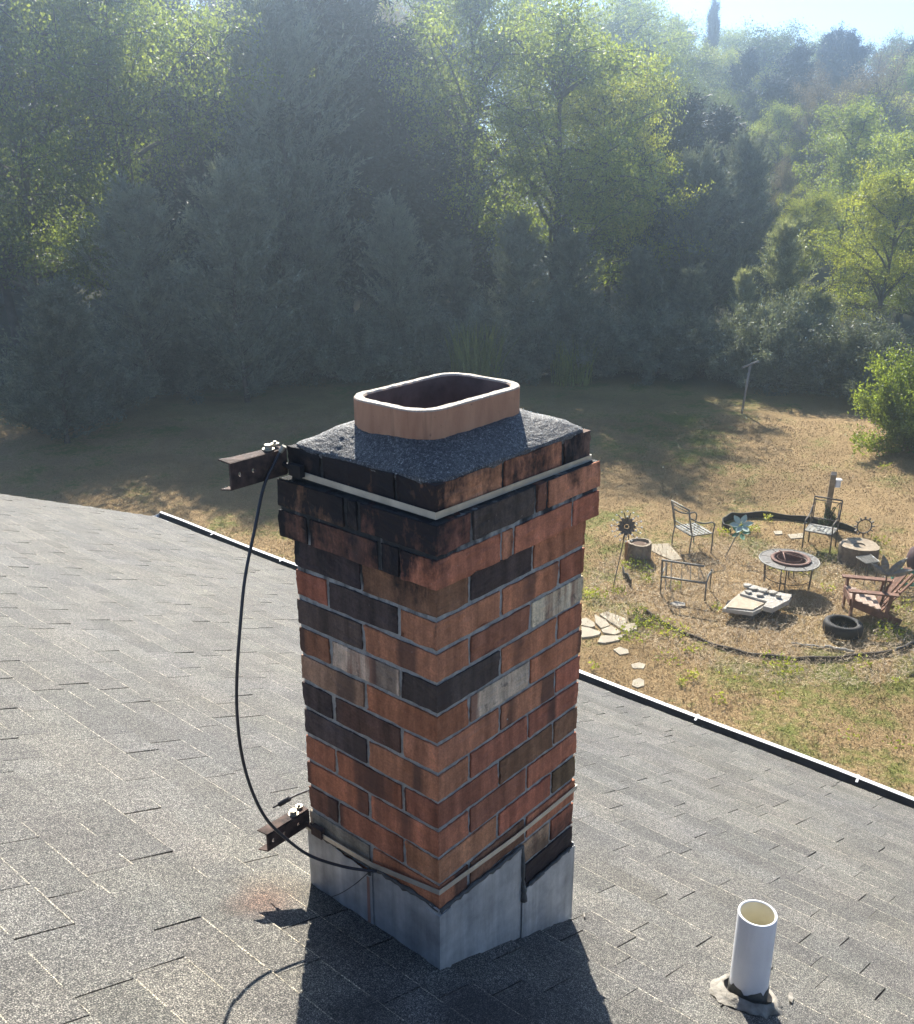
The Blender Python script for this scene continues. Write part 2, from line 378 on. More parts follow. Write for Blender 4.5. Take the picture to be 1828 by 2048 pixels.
# ------------------------------------------------------------------ ground and hill
def grid_ground():
    xs = np.concatenate([np.linspace(-300, -20, 12), np.linspace(-10, 60, 90), np.linspace(70, 420, 20)])
    ys = np.concatenate([np.linspace(-300, -20, 12), np.linspace(-10, 60, 90), np.linspace(70, 420, 20)])
    V = []; rng = np.random.RandomState(3)
    nx, ny = len(xs), len(ys)
    P = np.zeros((nx, ny, 3))
    for i, x in enumerate(xs):
        for j, y in enumerate(ys):
            z = ground_z(x, y) + .03*math.sin(x*.9+1)*math.cos(y*.7)
            P[i, j] = (x, y, z)
    idx = np.arange(nx*ny).reshape(nx, ny)
    F = np.stack([idx[:-1, :-1], idx[1:, :-1], idx[1:, 1:], idx[:-1, 1:]], -1).reshape(-1, 4)
    o = quick_mesh('ground', P.reshape(-1, 3), F, M_LAWN); o['kind'] = 'structure'
    o.data.polygons.foreach_set('use_smooth', [True]*len(F))
grid_ground()

# ------------------------------------------------------------------ house: roof, gutter, walls
SL = .42; D0 = -.8275            # roof plane: z = D0 - SL*x
def rz_(x): return D0-SL*x
rng = random.Random(11)
house = thing('house', 'house with a low roof of grey shingles and a white gutter along its eave', 'house', (3.3, 0, ZG))
HI = Matrix.Translation((-3.3, 0, -ZG))
def hloc(o): o.parent = house; o.matrix_parent_inverse = HI; return o
EAVE, RIDGE, Y0, Y1 = 3.33, -2.4, -7.0, 6.42
CH = (-.006, .5048, -.006, .4068)
def roof():
    b = MB(); e = MB()
    dx = .1150; ncourse = int((EAVE-RIDGE)/dx)
    for i in range(ncourse+1):
        xl = EAVE+.02-i*dx               # lower edge
        xu = xl-dx-.003
        y = Y0+rng.uniform(0, .3)
        lastlift = 0
        while y < Y1:
            wd = rng.choice([.14, .17, .21, .25, .305, .305]); y2 = min(y+wd, Y1+rng.uniform(-.006, .006))
            gap = rng.choice([0.0004, .0010, .002, .0032, .0048])
            lift = rng.choice([.005, .006, .007, .0085])
            sh = rng.uniform(.80, 1.10); tone = (sh*rng.uniform(.985, 1.015), sh, sh*rng.uniform(.98, 1.02))
            jl = xl+rng.uniform(-.002, .002)
            ya, yb = y, y2-gap
            z0 = rz_(jl)+lift; z1 = rz_(xu)+.0008
            n = max(2, int((yb-ya)/.03))
            low = [(jl+rng.uniform(-.0012, .0012), ya+(yb-ya)*q/n) for q in range(n+1)]
            vs = [(x_, y_, rz_(x_)+lift+rng.uniform(-.0006, .0006)) for x_, y_ in low]+[(xu, y_, z1) for _, y_ in low]
            vb = [(x_, y_, z_-lift) for x_, y_, z_ in vs[:n+1]]+[(x_, y_, z_-.004) for x_, y_, z_ in vs[n+1:]]
            N1 = n+1
            fs = [(q, q+1, N1+q+1, N1+q) for q in range(n)]
            allv = vs+vb; m = 2*N1
            fs += [(m+q, m+q+1, q+1, q) for q in range(n)]
            fs += [(0, N1, m+N1, m), (N1-1, m+N1-1, m+2*N1-1, 2*N1-1)]
            b.add(allv, fs, tone)
            # worn strip on some butt edges, sunlit rim painted in as pale colour
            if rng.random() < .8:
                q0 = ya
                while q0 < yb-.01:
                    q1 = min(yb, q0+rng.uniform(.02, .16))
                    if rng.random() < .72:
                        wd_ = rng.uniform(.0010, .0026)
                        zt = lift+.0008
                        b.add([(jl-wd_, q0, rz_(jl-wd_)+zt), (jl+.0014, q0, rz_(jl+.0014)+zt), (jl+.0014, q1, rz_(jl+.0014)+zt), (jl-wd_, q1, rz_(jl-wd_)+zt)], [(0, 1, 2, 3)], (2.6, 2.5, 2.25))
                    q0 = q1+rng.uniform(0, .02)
            y = y2
    # keep the shingles out of the chimney opening
    keepf = []; keepc = []
    for f, c in zip(b.f, b.c):
        cx = sum(b.v[i][0] for i in f)/len(f); cyy = sum(b.v[i][1] for i in f)/len(f)
        if CH[0]+.01 < cx < CH[1]-.01 and CH[2]+.01 < cyy < CH[3]-.01: continue
        keepf.append(f); keepc.append(c)
    b.f, b.c = keepf, keepc
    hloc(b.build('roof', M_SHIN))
    d = MB(); t = .12
    prof = [(EAVE+.01, rz_(EAVE+.01)-.006), (RIDGE, rz_(RIDGE)-.006), (RIDGE-5.73, rz_(EAVE)-.006), (RIDGE-5.73, rz_(EAVE)-.10), (RIDGE, rz_(RIDGE)-t), (EAVE+.01, rz_(EAVE)-.10)]
    n = len(prof); vs = [(x, y, z) for y in (Y0, Y1-.012) for x, z in prof]
    d.add(vs, [tuple(range(n)), tuple(range(n, 2*n))[::-1]]+[(i, (i+1) % n, n+(i+1) % n, n+i) for i in range(n)])
    hloc(d.build('roof_deck', M_DECK))
    r = MB()                             # far slope behind the ridge, as plain courses
    for i in range(48):
        x0 = RIDGE-i*dx; x1 = x0-dx-.003; za = rz_(RIDGE)-i*dx*SL
        r.add([(x0, Y0, za+.004), (x1, Y0, za-dx*SL+.009), (x1, Y1, za-dx*SL+.009), (x0, Y1, za+.004)], [(0, 1, 2, 3)], (.95, .95, .95))
    hloc(r.build('rear_roof_slope', M_SHIN))
    # drip edge and rake boards
    g = MB(); g.add([(EAVE+.005, Y1+.0, rz_(EAVE)-.004), (RIDGE, Y1, rz_(RIDGE)-.004), (RIDGE, Y1, rz_(RIDGE)-.15), (EAVE+.005, Y1, rz_(EAVE)-.15),
                     (EAVE+.005, Y1-.02, rz_(EAVE)-.004), (RIDGE, Y1-.02, rz_(RIDGE)-.004), (RIDGE, Y1-.02, rz_(RIDGE)-.15), (EAVE+.005, Y1-.02, rz_(EAVE)-.15)],
                    [(0, 1, 2, 3), (4, 7, 6, 5), (0, 4, 5, 1), (3, 2, 6, 7)])
    hloc(g.build('rake_board', M_WHITE))
roof()
def gutter():
    ze = rz_(EAVE)-.008; xo = EAVE+.018
    prof = [(xo, ze-.004), (xo, ze-.07), (xo+.045, ze-.072), (xo+.058, ze-.05), (xo+.064, ze-.02), (xo+.064, ze+.010), (xo+.088, ze+.014), (xo+.092, ze+.006), (xo+.091, ze-.01), (xo+.100, ze-.04), (xo+.085, ze-.085), (xo+.06, ze-.11), (xo-.006, ze-.11), (xo-.006, ze-.004)]
    n = len(prof); ys = np.linspace(Y0, Y1+.02, 40); vs = []
    for i, y in enumerate(ys):
        s = .006*math.sin(y*1.3)+.004*math.sin(y*3.1+1)
        vs += [(x+s*.5, y, z+s) for x, z in prof]
    gi = MB(); go = MB()
    fi = []; fo = []
    for i in range(len(ys)-1):
        for k in range(n):
            f = (i*n+k, i*n+(k+1) % n, (i+1)*n+(k+1) % n, (i+1)*n+k)
            (fi if k < 5 else fo).append(f)
    fo += [tuple(range(n))[::-1], tuple((len(ys)-1)*n+k for k in range(n))]
    go.add(vs, fo); G = hloc(go.build('gutter', M_WHITE))
    gi.add(vs, fi); a = gi.build('gutter_trough', M_GUT_IN); a.parent = G
    y = Y1-.05
    c = MB(); c.prism([(x_, z_) for x_, z_ in [(xo-.006, ze-.004), (xo-.006, ze-.11), (xo+.06, ze-.11), (xo+.100, ze-.04), (xo+.108, ze+.013)]], 0, .003, M=Matrix(((1, 0, 0, 0), (0, 0, 1, Y1+.02), (0, 1, 0, 0), (0, 0, 0, 1))))
    k = c.build('end_cap', M_WHITE); k.parent = G
    for y in (5.63, 4.72, 3.81, 2.9, 1.98, 1.05, .13, -.8, -1.7, -2.6):
        m = MB(); m.bar((xo+.04, y, ze+.008), (xo+.10, y+.01, ze+.015), .012, .003); h = m.build('gutter_hanger', M_WHITE); h.parent = G
gutter()
wl = MB()
for i in range(24):
    z0 = ZG+i*.18; wl.box(EAVE-.42-.012, EAVE-.42, Y0+.3, Y1-.3, z0, z0+.176)
wl.box(EAVE-.62, EAVE-.425, Y0+.3, Y1-.3, ZG-.1, rz_(EAVE)-.12); hloc(wl.build('rear_wall', M_SIDING))
for yy in (Y1-.5, Y0+.3):
    w2 = MB(); w2.box(-7.6, EAVE-.62, yy, yy+.2, ZG-.1, rz_(EAVE)-.12)
    w2.add([(-7.6, yy, rz_(EAVE)-.12), (EAVE-.62, yy, rz_(EAVE)-.12), (RIDGE, yy, rz_(RIDGE)-.13), (-7.6, yy+.2, rz_(EAVE)-.12), (EAVE-.62, yy+.2, rz_(EAVE)-.12), (RIDGE, yy+.2, rz_(RIDGE)-.13)], [(0, 1, 2), (3, 5, 4)])
    hloc(w2.build('gable_wall', M_SIDING))
so_ = MB(); so_.box(EAVE-.42, EAVE+.01, Y0+.01, Y1-.03, rz_(EAVE)-.135, rz_(EAVE)-.112); hloc(so_.build('soffit', M_WHITE))

# ------------------------------------------------------------------ chimney
WX, WY, HC = .4988, .4007, .0677
chim = thing('chimney', 'weathered red brick chimney with a sooty top, clay flue and grey metal flashing', 'chimney', (0, 0, 0))
def chimney():
    rg = random.Random(5)
    b = MB(); RED = (.46, .180, .095); RED2 = (.41, .150, .082); BRN = (.25, .125, .072); DRK = (.088, .065, .055); WHT = (.68, .53, .36); TAN = (.55, .36, .20); ORG = (.48, .21, .11)
    spec = {  # (face, course, index from the front corner): colour
        ('R', 1, 0): ORG, ('R', 1, 1): ORG, ('R', 1, 2): (.20, .12, .09), ('R', 2, 0): ORG, ('R', 2, 1): DRK, ('R', 2, 2): RED, ('R', 2, 3): ORG, ('R', 3, 0): RED, ('R', 3, 1): ORG, ('R', 3, 2): RED,
        ('R', 4, 0): BRN, ('R', 4, 1): DRK, ('R', 4, 2): RED, ('R', 5, 0): ORG, ('R', 5, 1): RED, ('R', 5, 2): RED2, ('R', 6, 0): RED, ('R', 6, 1): (.33, .14, .08), ('R', 6, 2): WHT,
        ('R', 7, 0): DRK, ('R', 7, 1): RED, ('R', 7, 2): RED2, ('R', 8, 0): RED2, ('R', 8, 1): (.56, .42, .30), ('R', 8, 2): RED, ('R', 9, 0): ORG, ('R', 9, 1): ORG, ('R', 9, 2): RED2,
        ('R', 10, 0): RED, ('R', 10, 1): (.36, .14, .08), ('R', 12, 1): (.30, .12, .07), ('R', 12, 2): RED, ('R', 13, 2): (.16, .10, .055), ('R', 15, 1): TAN, ('R', 15, 2): RED2, ('R', 16, 2): (.07, .04, .038), ('R', 14, 0): RED, ('R', 14, 1): BRN,
        ('L', 4, 0): BRN, ('L', 4, 1): (.07, .05, .048), ('L', 5, 0): (.38, .17, .09), ('L', 5, 1): DRK, ('L', 5, 2): RED2, ('L', 6, 0): ORG, ('L', 6, 1): (.10, .07, .055), ('L', 7, 0): ORG, ('L', 7, 1): WHT, ('L', 7, 2): (.30, .125, .07),
        ('L', 8, 0): (.42, .17, .085), ('L', 8, 1): (.36, .21, .13), ('L', 9, 0): BRN, ('L', 9, 1): (.13, .07, .05), ('L', 9, 2): DRK, ('L', 10, 0): ORG, ('L', 10, 1): (.10, .075, .065), ('L', 11, 0): BRN, ('L', 11, 1): RED, ('L', 11, 2): RED,
        ('L', 12, 0): RED, ('L', 12, 1): RED2, ('L', 13, 0): RED2, ('L', 13, 1): (.42, .17, .09), ('L', 13, 2): (.24, .11, .07), ('L', 14, 0): RED, ('L', 14, 1): (.32, .26, .20)}
    J = .0105
    def jit(p, s=.0012): return (p[0]+rg.uniform(-s, s), p[1]+rg.uniform(-s, s), p[2]+rg.uniform(-s*.6, s*.6))
    def brick(x0, x1, y0, y1, z0, z1, col):
        v = rg.uniform(.85, 1.15); col = (col[0]*v, col[1]*v*rg.uniform(.95, 1.05), col[2]*v, rg.random())
        vs = [jit((x, y, z)) for z in (z0, z1) for y in (y0, y1) for x in (x0, x1)]
        b.add(vs, [(0, 2, 3, 1), (4, 5, 7, 6), (0, 1, 5, 4), (2, 6, 7, 3), (0, 4, 6, 2), (1, 3, 7, 5)], col)
    P = .0187
    for k in range(1, 25):
        zt = (5-k)*HC-J/2; zb = zt-HC+J
        if k == 1: zt = .266
        p = P if k in (2, 3) else 0.0
        x0, x1, y0, y1 = -p, WX+p, -p, WY+p
        odd = k % 2 == 1
        dp = .09                              # brick depth
        H_ = .0905; F_ = .2032
        if odd:  rx = [F_, F_, H_+.002]; ly = [H_+.002, F_, H_+.002]
        else:    rx = [H_+.002, F_, F_]; ly = [F_-.002, F_-.002]
        if p: rx = ([H_+.012, F_, .032, F_] if k == 2 else [F_-.01, .03, F_, H_+.01]); ly = ([F_, .028, F_] if k == 2 else [.092, .048, F_, .09])
        # rescale to the width
        def fit(a, W): s = (W-(len(a)-1)*J)/sum(a); return [q*s for q in a]
        if not p:
            if odd: rx = [F_-J, F_-J, WX-2*F_]; ly = [(WY-F_-J)/2, F_-J, (WY-F_-J)/2]
            else: rx = [WX-2*F_, F_-J, F_-J]; ly = [(WY-J)/2]*2
        rx = fit(rx, x1-x0); ly = fit(ly, y1-y0)
        def colour(face, i):
            c = spec.get((face, k, i))
            if c is None:
                c = rg.choice([RED, RED, RED2, ORG, (.34, .13, .075), BRN])
                if k <= 3 and face == 'L': c = rg.choice([BRN, DRK, (.10, .06, .045), (.2, .09, .06)])
            return c
        # the corner brick belongs to the longer side of its course
        xs = [x0]
        for a in rx: xs.append(xs[-1]+a+J)
        ys = [y0]
        for a in ly: ys.append(ys[-1]+a+J)
        cornerL = (rx[0] < .15)                # corner brick runs along Y
        cy0 = ys[1]-J if cornerL else y0+dp
        # front corner
        cc = colour('L', 0) if cornerL else colour('R', 0)
        ccR = colour('R', 0); ccL = colour('L', 0)
        brick(x0, xs[1]-J, y0, ys[1]-J if cornerL else y0+dp, zb, zt, ccR) if not cornerL else brick(x0, xs[1]-J, y0, ys[1]-J, zb, zt, ccL)
        for i in range(1, len(rx)): brick(xs[i], xs[i+1]-J, y0, y0+dp, zb, zt, colour('R', i))
        for i in range(0 if not cornerL else 1, len(ly)):
            ya = ys[i]; yb = ys[i+1]-J
            if i == 0: 
                brick(x0+.0004, x0+dp, y0+dp+.0005, yb, zb, zt, ccR)
            else: brick(x0, x0+dp, ya, yb, zb, zt, colour('L', i))
        # far sides
        xf = [x0+dp+J, (x0+x1)/2, x1]
        brick(x0+dp+J, (x0+x1)/2-J/2, y1-dp, y1, zb, zt, RED); brick((x0+x1)/2+J/2, x1, y1-dp, y1, zb, zt, RED2)
        brick(x1-dp, x1, y0+dp+J, (y0+y1)/2, zb, zt, RED2); brick(x1-dp, x1, (y0+y1)/2+J, y1-dp-J, zb, zt, RED)
    o = b.build('brickwork', M_BRICK, chim, bevel=.0022, segs=2)
    def rough(o, lv, specs):
        m = o.modifiers.new('sub', 'SUBSURF'); m.subdivision_type = 'SIMPLE'; m.levels = lv; m.render_levels = lv
        for nm, sz, st, dep in specs:
            tx = bpy.data.textures.get(nm) or bpy.data.textures.new(nm, 'CLOUDS'); tx.noise_scale = sz; tx.noise_depth = dep
            d = o.modifiers.new('d', 'DISPLACE'); d.texture = tx; d.strength = st; d.mid_level = .5; d.texture_coords = 'LOCAL'
    rough(o, 3, (('pits', .008, .0050, 3), ('warp', .04, .0062, 1)))
    m = MB(); i = .0036
    m.box(i, WX-i, i, WY-i, -1.35, .258)
    m.box(-P+i, WX+P-i, -P+i, WY+P-i, .0730, .1985)
    mo = m.build('mortar', M_MORTAR, chim); rough(mo, 7, (('mortar_lumps', .014, .0040, 3),))
    # lumps of mortar smeared into the joints' ends
    # crown
    c = MB(); ncirc = 96; rings = []
    cx, cy_ = .22, .185
    rl = random.Random(3)
    wob = [rl.uniform(-1, 1) for _ in range(ncirc)]
    wob = [(wob[i-1]+wob[i]*2+wob[(i+1) % ncirc])/4 for i in range(ncirc)]
    def rrect(ang, hx, hy, r):
        # point on a rounded rectangle in direction ang
        dx, dy = math.cos(ang), math.sin(ang)
        t = min(hx/abs(dx) if abs(dx) > 1e-6 else 9, hy/abs(dy) if abs(dy) > 1e-6 else 9)
        x, y = dx*t, dy*t
        ex, ey = abs(x)-(hx-r), abs(y)-(hy-r)
        if ex > 0 and ey > 0:
            L = math.hypot(ex, ey)
            if L > r: x = math.copysign(hx-r+ex/L*r, x); y = math.copysign(hy-r+ey/L*r, y)
        return x, y
    K = 14
    for j in range(K+1):
        t = j/K; ring = []
        for a in range(ncirc):
            an = 2*math.pi*a/ncirc
            xi, yi = rrect(an, .155, .10, .05)
            xo, yo = rrect(an, WX/2-.002, WY/2-.002, .035)
            xo += WX/2; yo += WY/2; xi += cx; yi += cy_
            shrink = .004+.004*wob[a]
            x = xi+(xo-xi)*(t*(1-shrink)); y = yi+(yo-yi)*(t*(1-shrink))
            z = .322-.05*t**1.25 + .0018*math.sin(x*41+2)*math.sin(y*37)+.0008*wob[(a*3+j*7) % ncirc]
            ring.append((x, y, z))
        rings.append(ring)
    for dz, dr in ((-.006, .0015), (-.012, -.001), (-.02, -.012)):
        rings.append([(x+(dr*(x-WX/2)/.2), y+(dr*(y-WY/2)/.2), z+dz*(1+.6*wob[a])) for a, (x, y, z) in enumerate(rings[K])])
    vs = [p for r in rings for p in r]; fs = []
    for j in range(len(rings)-1):
        for a in range(ncirc): fs.append((j*ncirc+a, j*ncirc+(a+1) % ncirc, (j+1)*ncirc+(a+1) % ncirc, (j+1)*ncirc+a))
    c.add(vs, fs); co = c.build('crown', M_CROWN, chim, smooth=True); rough(co, 2, (('crown_lumps', .07, .007, 1), ('crown_grit', .012, .0018, 2)))
    # flue
    f = MB(); n = 64; zr = .375
    def ringz(hx, hy, r, z, wb=0): return [(cx+rrect(2*math.pi*a/n, hx, hy, r)[0], cy_+rrect(2*math.pi*a/n, hx, hy, r)[1], z+wb*rl.uniform(-1, 1)) for a in range(n)]
    R0 = [ringz(.165, .110, .058, .27), ringz(.165, .110, .058, zr-.003, .0003), ringz(.1635, .1085, .057, zr, .0006), ringz(.149, .094, .045, zr+.0006, .0008), ringz(.146, .091, .043, zr-.003)]
    f.add([p for r in R0 for p in r], [(j*n+a, j*n+(a+1) % n, (j+1)*n+(a+1) % n, (j+1)*n+a) for j in range(len(R0)-1) for a in range(n)])
    fo = f.build('flue', M_FLUE, chim, smooth=False)
    g = MB(); R1 = [ringz(.146, .091, .043, zr-.003), ringz(.146, .091, .043, -.6)]
    g.add([p for r in R1 for p in r], [(a, (a+1) % n, n+(a+1) % n, n+a) for a in range(n)]+[tuple(n+a for a in range(n))])
    g.build('flue_lining', M_FLUE_IN, fo, smooth=True)
    # flashing
    rf = random.Random(8)
    def sheet(face, a0, a1, top, off, name, low=None, wav=.004):
        s = MB(); nn = 24; q = []
        for i in range(nn+1):
            a = a0+(a1-a0)*i/nn; zt = top(a)+rf.uniform(-wav, wav)*.5
            bow = off+.0025*math.sin(i*.7)*.5
            for z in (zt, None):
                if face == 'L': x, y = -bow, a
                else: x, y = a, -bow
                if z is None: z = rz_(x)+.004
                q.append((x, y, z))
        for i in range(nn+1):
            pass
        fs = [(2*i, 2*i+1, 2*i+3, 2*i+2) for i in range(nn)]
        s.add(q, fs); o = s.build(name, M_GALV, chim)
        m = o.modifiers.new('solid', 'SOLIDIFY'); m.thickness = .0012; m.offset = 0
        return o
    sheet('L', -.006, .205, lambda a: -.664, .0055, 'flashing')
    sheet('L', .192, WY+.004, lambda a: -.665+.012*math.sin(a*20), .0085, 'flashing')
    sheet('R', -.006, .292, lambda a: -.674-.03*a, .0055, 'flashing')
    sheet('R', .284, WX+.004, lambda a: -.806, .0085, 'flashing')
    s = MB(); s.box(-.0095, -.004, -.0095, .03, rz_(0)-.0, -.678); s.box(-.004, .028, -.0095, -.004, rz_(.02), -.678); s.build('corner_flashing', M_GALV, chim)
    back = MB(); back.box(-.004, WX+.004, WY+.002, WY+.005, -1.06, -.70); back.box(WX+.002, WX+.005, -.004, WY+.004, -1.06, -.80); back.build('flashing', M_GALV, chim)
    # sealant beads
    s = MB()
    def bead(pts, r0, r1):
        out = []; rr = []
        for i in range(len(pts)-1):
            a = Vector(pts[i]); d = Vector(pts[i+1])-a; m_ = max(2, int(d.length/.012))
            for q in range(m_): out.append(a+d*(q/m_)+Vector((0, 0, rf.uniform(-.003, .003)))); rr.append(rf.uniform(r0, r1))
        s.tube(out, rr, 6)
    bead([(-.004, -.002, -.668), (-.004, .2, -.662), (-.006, .40, -.664)], .003, .0065)
    bead([(-.002, -.004, -.672), (.285, -.004, -.682), (.287, -.008, -.80), (.295, -.006, -.809), (WX, -.006, -.804)], .003, .0065)
    bead([(-.008, .198, -.668), (-.009, .20, -.70)], .003, .008)
    bead([(.288, -.009, -.80), (.289, -.010, -.85)], .004, .009)
    bead([(-.008, -.008, -.83), (-.008, .40, -.828)], .003, .006)
    bead([(-.008, -.009, -.83), (.5, -.009, -1.036)], .003, .006)
    s.build('sealant', M_CAULK, chim, smooth=True)
    # pale torn strip hanging on the left sheet's lap
    t = MB(); t.add([(-.0105, .199, -.69), (-.0105, .207, -.69), (-.0105, .209, -.83), (-.0105, .200, -.828)], [(0, 1, 2, 3)]); o = t.build('flashing_lap', simple('faded_red_paint', (.30, .17, .13), .8), chim)
    o.modifiers.new('s', 'SOLIDIFY').thickness = .001
chimney()

# ------------------------------------------------------------------ antenna brackets with straps
def plate_with_holes(mb, x0, x1, z0, z1, y, th, holes, r):
    # plate in the xz plane at y (thickness th toward +y), round holes
    cells = []; hs = sorted(holes); edges = [x0]+[(hs[i]+hs[i+1])/2 for i in range(len(hs)-1)]+[x1]
    for i, h in enumerate(hs):
        a, b_ = edges[i], edges[i+1]; zc = (z0+z1)/2; n = 16
        for yy in (y, y+th):
            vs = []
            for k in range(n):
                t = 2*math.pi*(k+.5)/n; dx, dz = math.cos(t), math.sin(t)
                tx = ((b_-h) if dx > 0 else (h-a))/max(abs(dx), 1e-6); tz = ((z1-zc) if dz > 0 else (zc-z0))/max(abs(dz), 1e-6); q = min(tx, tz)
                vs.append((h+dx*q, yy, zc+dz*q))
            # snap nearest to corners
            for cx_, cz_ in ((a, z0), (a, z1), (b_, z0), (b_, z1)):
                j = min(range(n), key=lambda q: (vs[q][0]-cx_)**2+(vs[q][2]-cz_)**2); vs[j] = (cx_, yy, cz_)
            vs += [(h+r*math.cos(2*math.pi*(k+.5)/n), yy, zc+r*math.sin(2*math.pi*(k+.5)/n)) for k in range(n)]
            mb.add(vs, [(k, (k+1) % n, n+(k+1) % n, n+k) for k in range(n)])
def hexbolt(mb, p, r, h, ax='z'):
    poly = [(r*math.cos(k*math.pi/3), r*math.sin(k*math.pi/3)) for k in range(6)]
    mb.prism(poly, 0, h, cen=p)
def bracket(z, L, label, strapL, strapR, zt, extra=False):
    t = thing('antenna_bracket', label, 'bracket', (0, .41, z), group='rusty brackets strapped to the chimney')
    I = Matrix.Translation((0, -.41, -z))
    def put(o): o.parent = t; o.matrix_parent_inverse = I; return o
    c = MB(); y = .4005; h = .052 if not extra else .040; th = .003; W = .024
    x0, x1 = -L, -.006
    plate_with_holes(c, x0, x1, z-h, z, y, th, [x0+.022, x0+.055, x0+.105] if not extra else [x0+.016, x0+.047, x0+.09], .0048)
    # flanges, chewed at the free end
    c.add([(x0-.008, y+W, z+.006), (x0, y, z+.0005), (x0+.03, y, z+.0005), (x0+.028, y+W, z+.003), (x1, y, z+.0005), (x1, y+W, z+.0005)], [(0, 1, 2, 3), (3, 2, 4, 5)])
    c.add([(x0-.008, y+W, z-h-.003), (x0, y, z-h-.0005), (x1, y, z-h-.0005), (x1, y+W, z-h-.0005)], [(0, 1, 2, 3)])
    o = put(c.build('channel', M_RUST)); o.modifiers.new('s', 'SOLIDIFY').thickness = .0028
    b = MB(); bx = -.040
    b.lathe([(0, 0), (.0125, 0), (.0125, .0028), (0, .0028)], 16, (bx, y+.012, z+.002)); hexbolt(b, (bx, y+.012, z+.005), .0085, .008)
    b.lathe([(0, 0), (.005, 0), (.005, .03), (0, .03)], 8, (bx, y+.012, z-.03))
    put(b.build('bolt', M_BOLT))
    b = MB(); b.lathe([(0, 0), (.009, 0), (.009, .006), (0, .006)], 6, (bx+.022, y+.018, z+.004)); b.tube([(bx+.022, y+.018, z+.004), (bx+.022, y+.018, z+.014)], .0035, 8)
    put(b.build('nut', M_BOLT))
    k = MB(); k.tube([(-.014, y+.006, z-.03), (-.014, y-.02, z-.034), (-.011, y-.045, z-.04)], .006, 10); k.box(-.018, -.006, y-.055, y-.02, z-.05, z-.026)
    put(k.build('strap_tensioner', M_BLACK if not extra else M_RUST))
    # strap band
    s = MB(); hh = .0068 if not extra else .0062; e = .0038; e2 = .0056
    zL = strapL; xs = [(-e, .404, zL[2]), (-e, .19, zL[1]), (-e, -e, zL[0]), (WX*.5, -e, strapR[0]), (WX+e, -e, strapR[1]), (WX+e, WY+e, strapR[1]), (.03, WY+e+.002, zL[2])]
    if extra: xs = [(-.0125, .404, zL[2]), (-.0125, .19, zL[1]), (-.006, -.006, zL[0]), (WX*.5, -.006, strapR[0]), (WX+e, -.006, strapR[1]), (WX+e, WY+e, strapR[1]), (.03, WY+e+.002, zL[2])]
    vs = []
    for p in xs: vs += [(p[0], p[1], p[2]-hh), (p[0], p[1], p[2]+hh)]
    s.add(vs, [(2*i, 2*i+1, 2*i+3, 2*i+2) for i in range(len(xs)-1)])
    o = put(s.build('strap', M_STRAP)); m = o.modifiers.new('s', 'SOLIDIFY'); m.thickness = .0016; m.offset = 0
    return t
bracket(.263, .146, 'rusty channel bracket strapped around the top course of the chimney, with a bright bolt', (.2105, .2125, .2155), (.208, .205), .21)
bracket(-.610, .128, 'rusty channel bracket strapped low on the chimney just above the metal flashing', (-.620, -.648, -.654), (-.636, -.635), -.64, True)

def smooth_path(pts, n=6):
    out = []
    P = [Vector(pts[0])]+[Vector(p) for p in pts]+[Vector(pts[-1])]
    for i in range(1, len(P)-2):
        for q in range(n):
            t = q/n; a, b, c, d = P[i-1], P[i], P[i+1], P[i+2]
            out.append(.5*((2*b)+(-a+c)*t+(2*a-5*b+4*c-d)*t*t+(-a+3*b-3*c+d)*t**3))
    out.append(P[-1]); return out
def onx(u, v, X):
    r = ray(u*1.00441, v*1.00441); t = (X-CAM[0])/r[0]; return Vector(CAM+t*r)
cab = [(562, 896, -.03), (555, 905, -.035), (545, 925, -.05), (525, 970, -.075), (508, 1050, -.11), (488, 1150, -.15), (478, 1250, -.18), (472, 1340, -.20), (472, 1420, -.21), (481, 1500, -.21), (500, 1570, -.205), (530, 1630, -.19), (570, 1670, -.16), (620, 1705, -.12), (690, 1727, -.055), (750, 1735, -.016)]
cb = thing('coaxial_cable', 'black cable hanging in a long loop from the upper bracket down to the flashing', 'cable', onx(*cab[0]))
m = MB(); m.tube(smooth_path([onx(*p) for p in cab]), .0034, 8); o = m.build('cable_jacket', M_CABLE, cb, smooth=True); o.matrix_parent_inverse = Matrix.Translation(-cb.location)
m = MB(); m.tube([onx(558, 900, -.034), onx(563, 893, -.03), onx(566, 888, -.028)], .0052, 8); o = m.build('cable_end', M_BOLT, cb); o.matrix_parent_inverse = Matrix.Translation(-cb.location)
wr = [(736, 1735, -.016), (722, 1748, -.02), (705, 1762, -.03), (680, 1778, -.035), (660, 1786, -.03)]
m = MB(); m.tube(smooth_path([onx(*p) for p in wr]), .0011, 6); o = m.build('ground_wire', M_CABLE, smooth=True); tag(o, 'thin black wire curling down over the flashing from the end of the long cable', 'wire')
ce = [(622, 1572, .05), (606, 1577, .02), (590, 1583, .0), (575, 1591, -.02), (562, 1598, -.03)]
cc = thing('loose_cable_end', 'short black cable end with a connector poking out behind the chimney above the lower bracket', 'cable', onx(*ce[0]))
m = MB(); m.tube(smooth_path([onx(*p) for p in ce]), .0026, 8); o = m.build('cable_jacket', M_CABLE, cc, smooth=True); o.matrix_parent_inverse = Matrix.Translation(-cc.location)
m = MB(); m.tube([onx(577, 1590, -.018), onx(556, 1602, -.034)], .0058, 10); m.tube([onx(556, 1602, -.034), onx(544, 1608, -.04)], .0022, 6); o = m.build('connector', M_BLACK, cc); o.matrix_parent_inverse = Matrix.Translation(-cc.location)

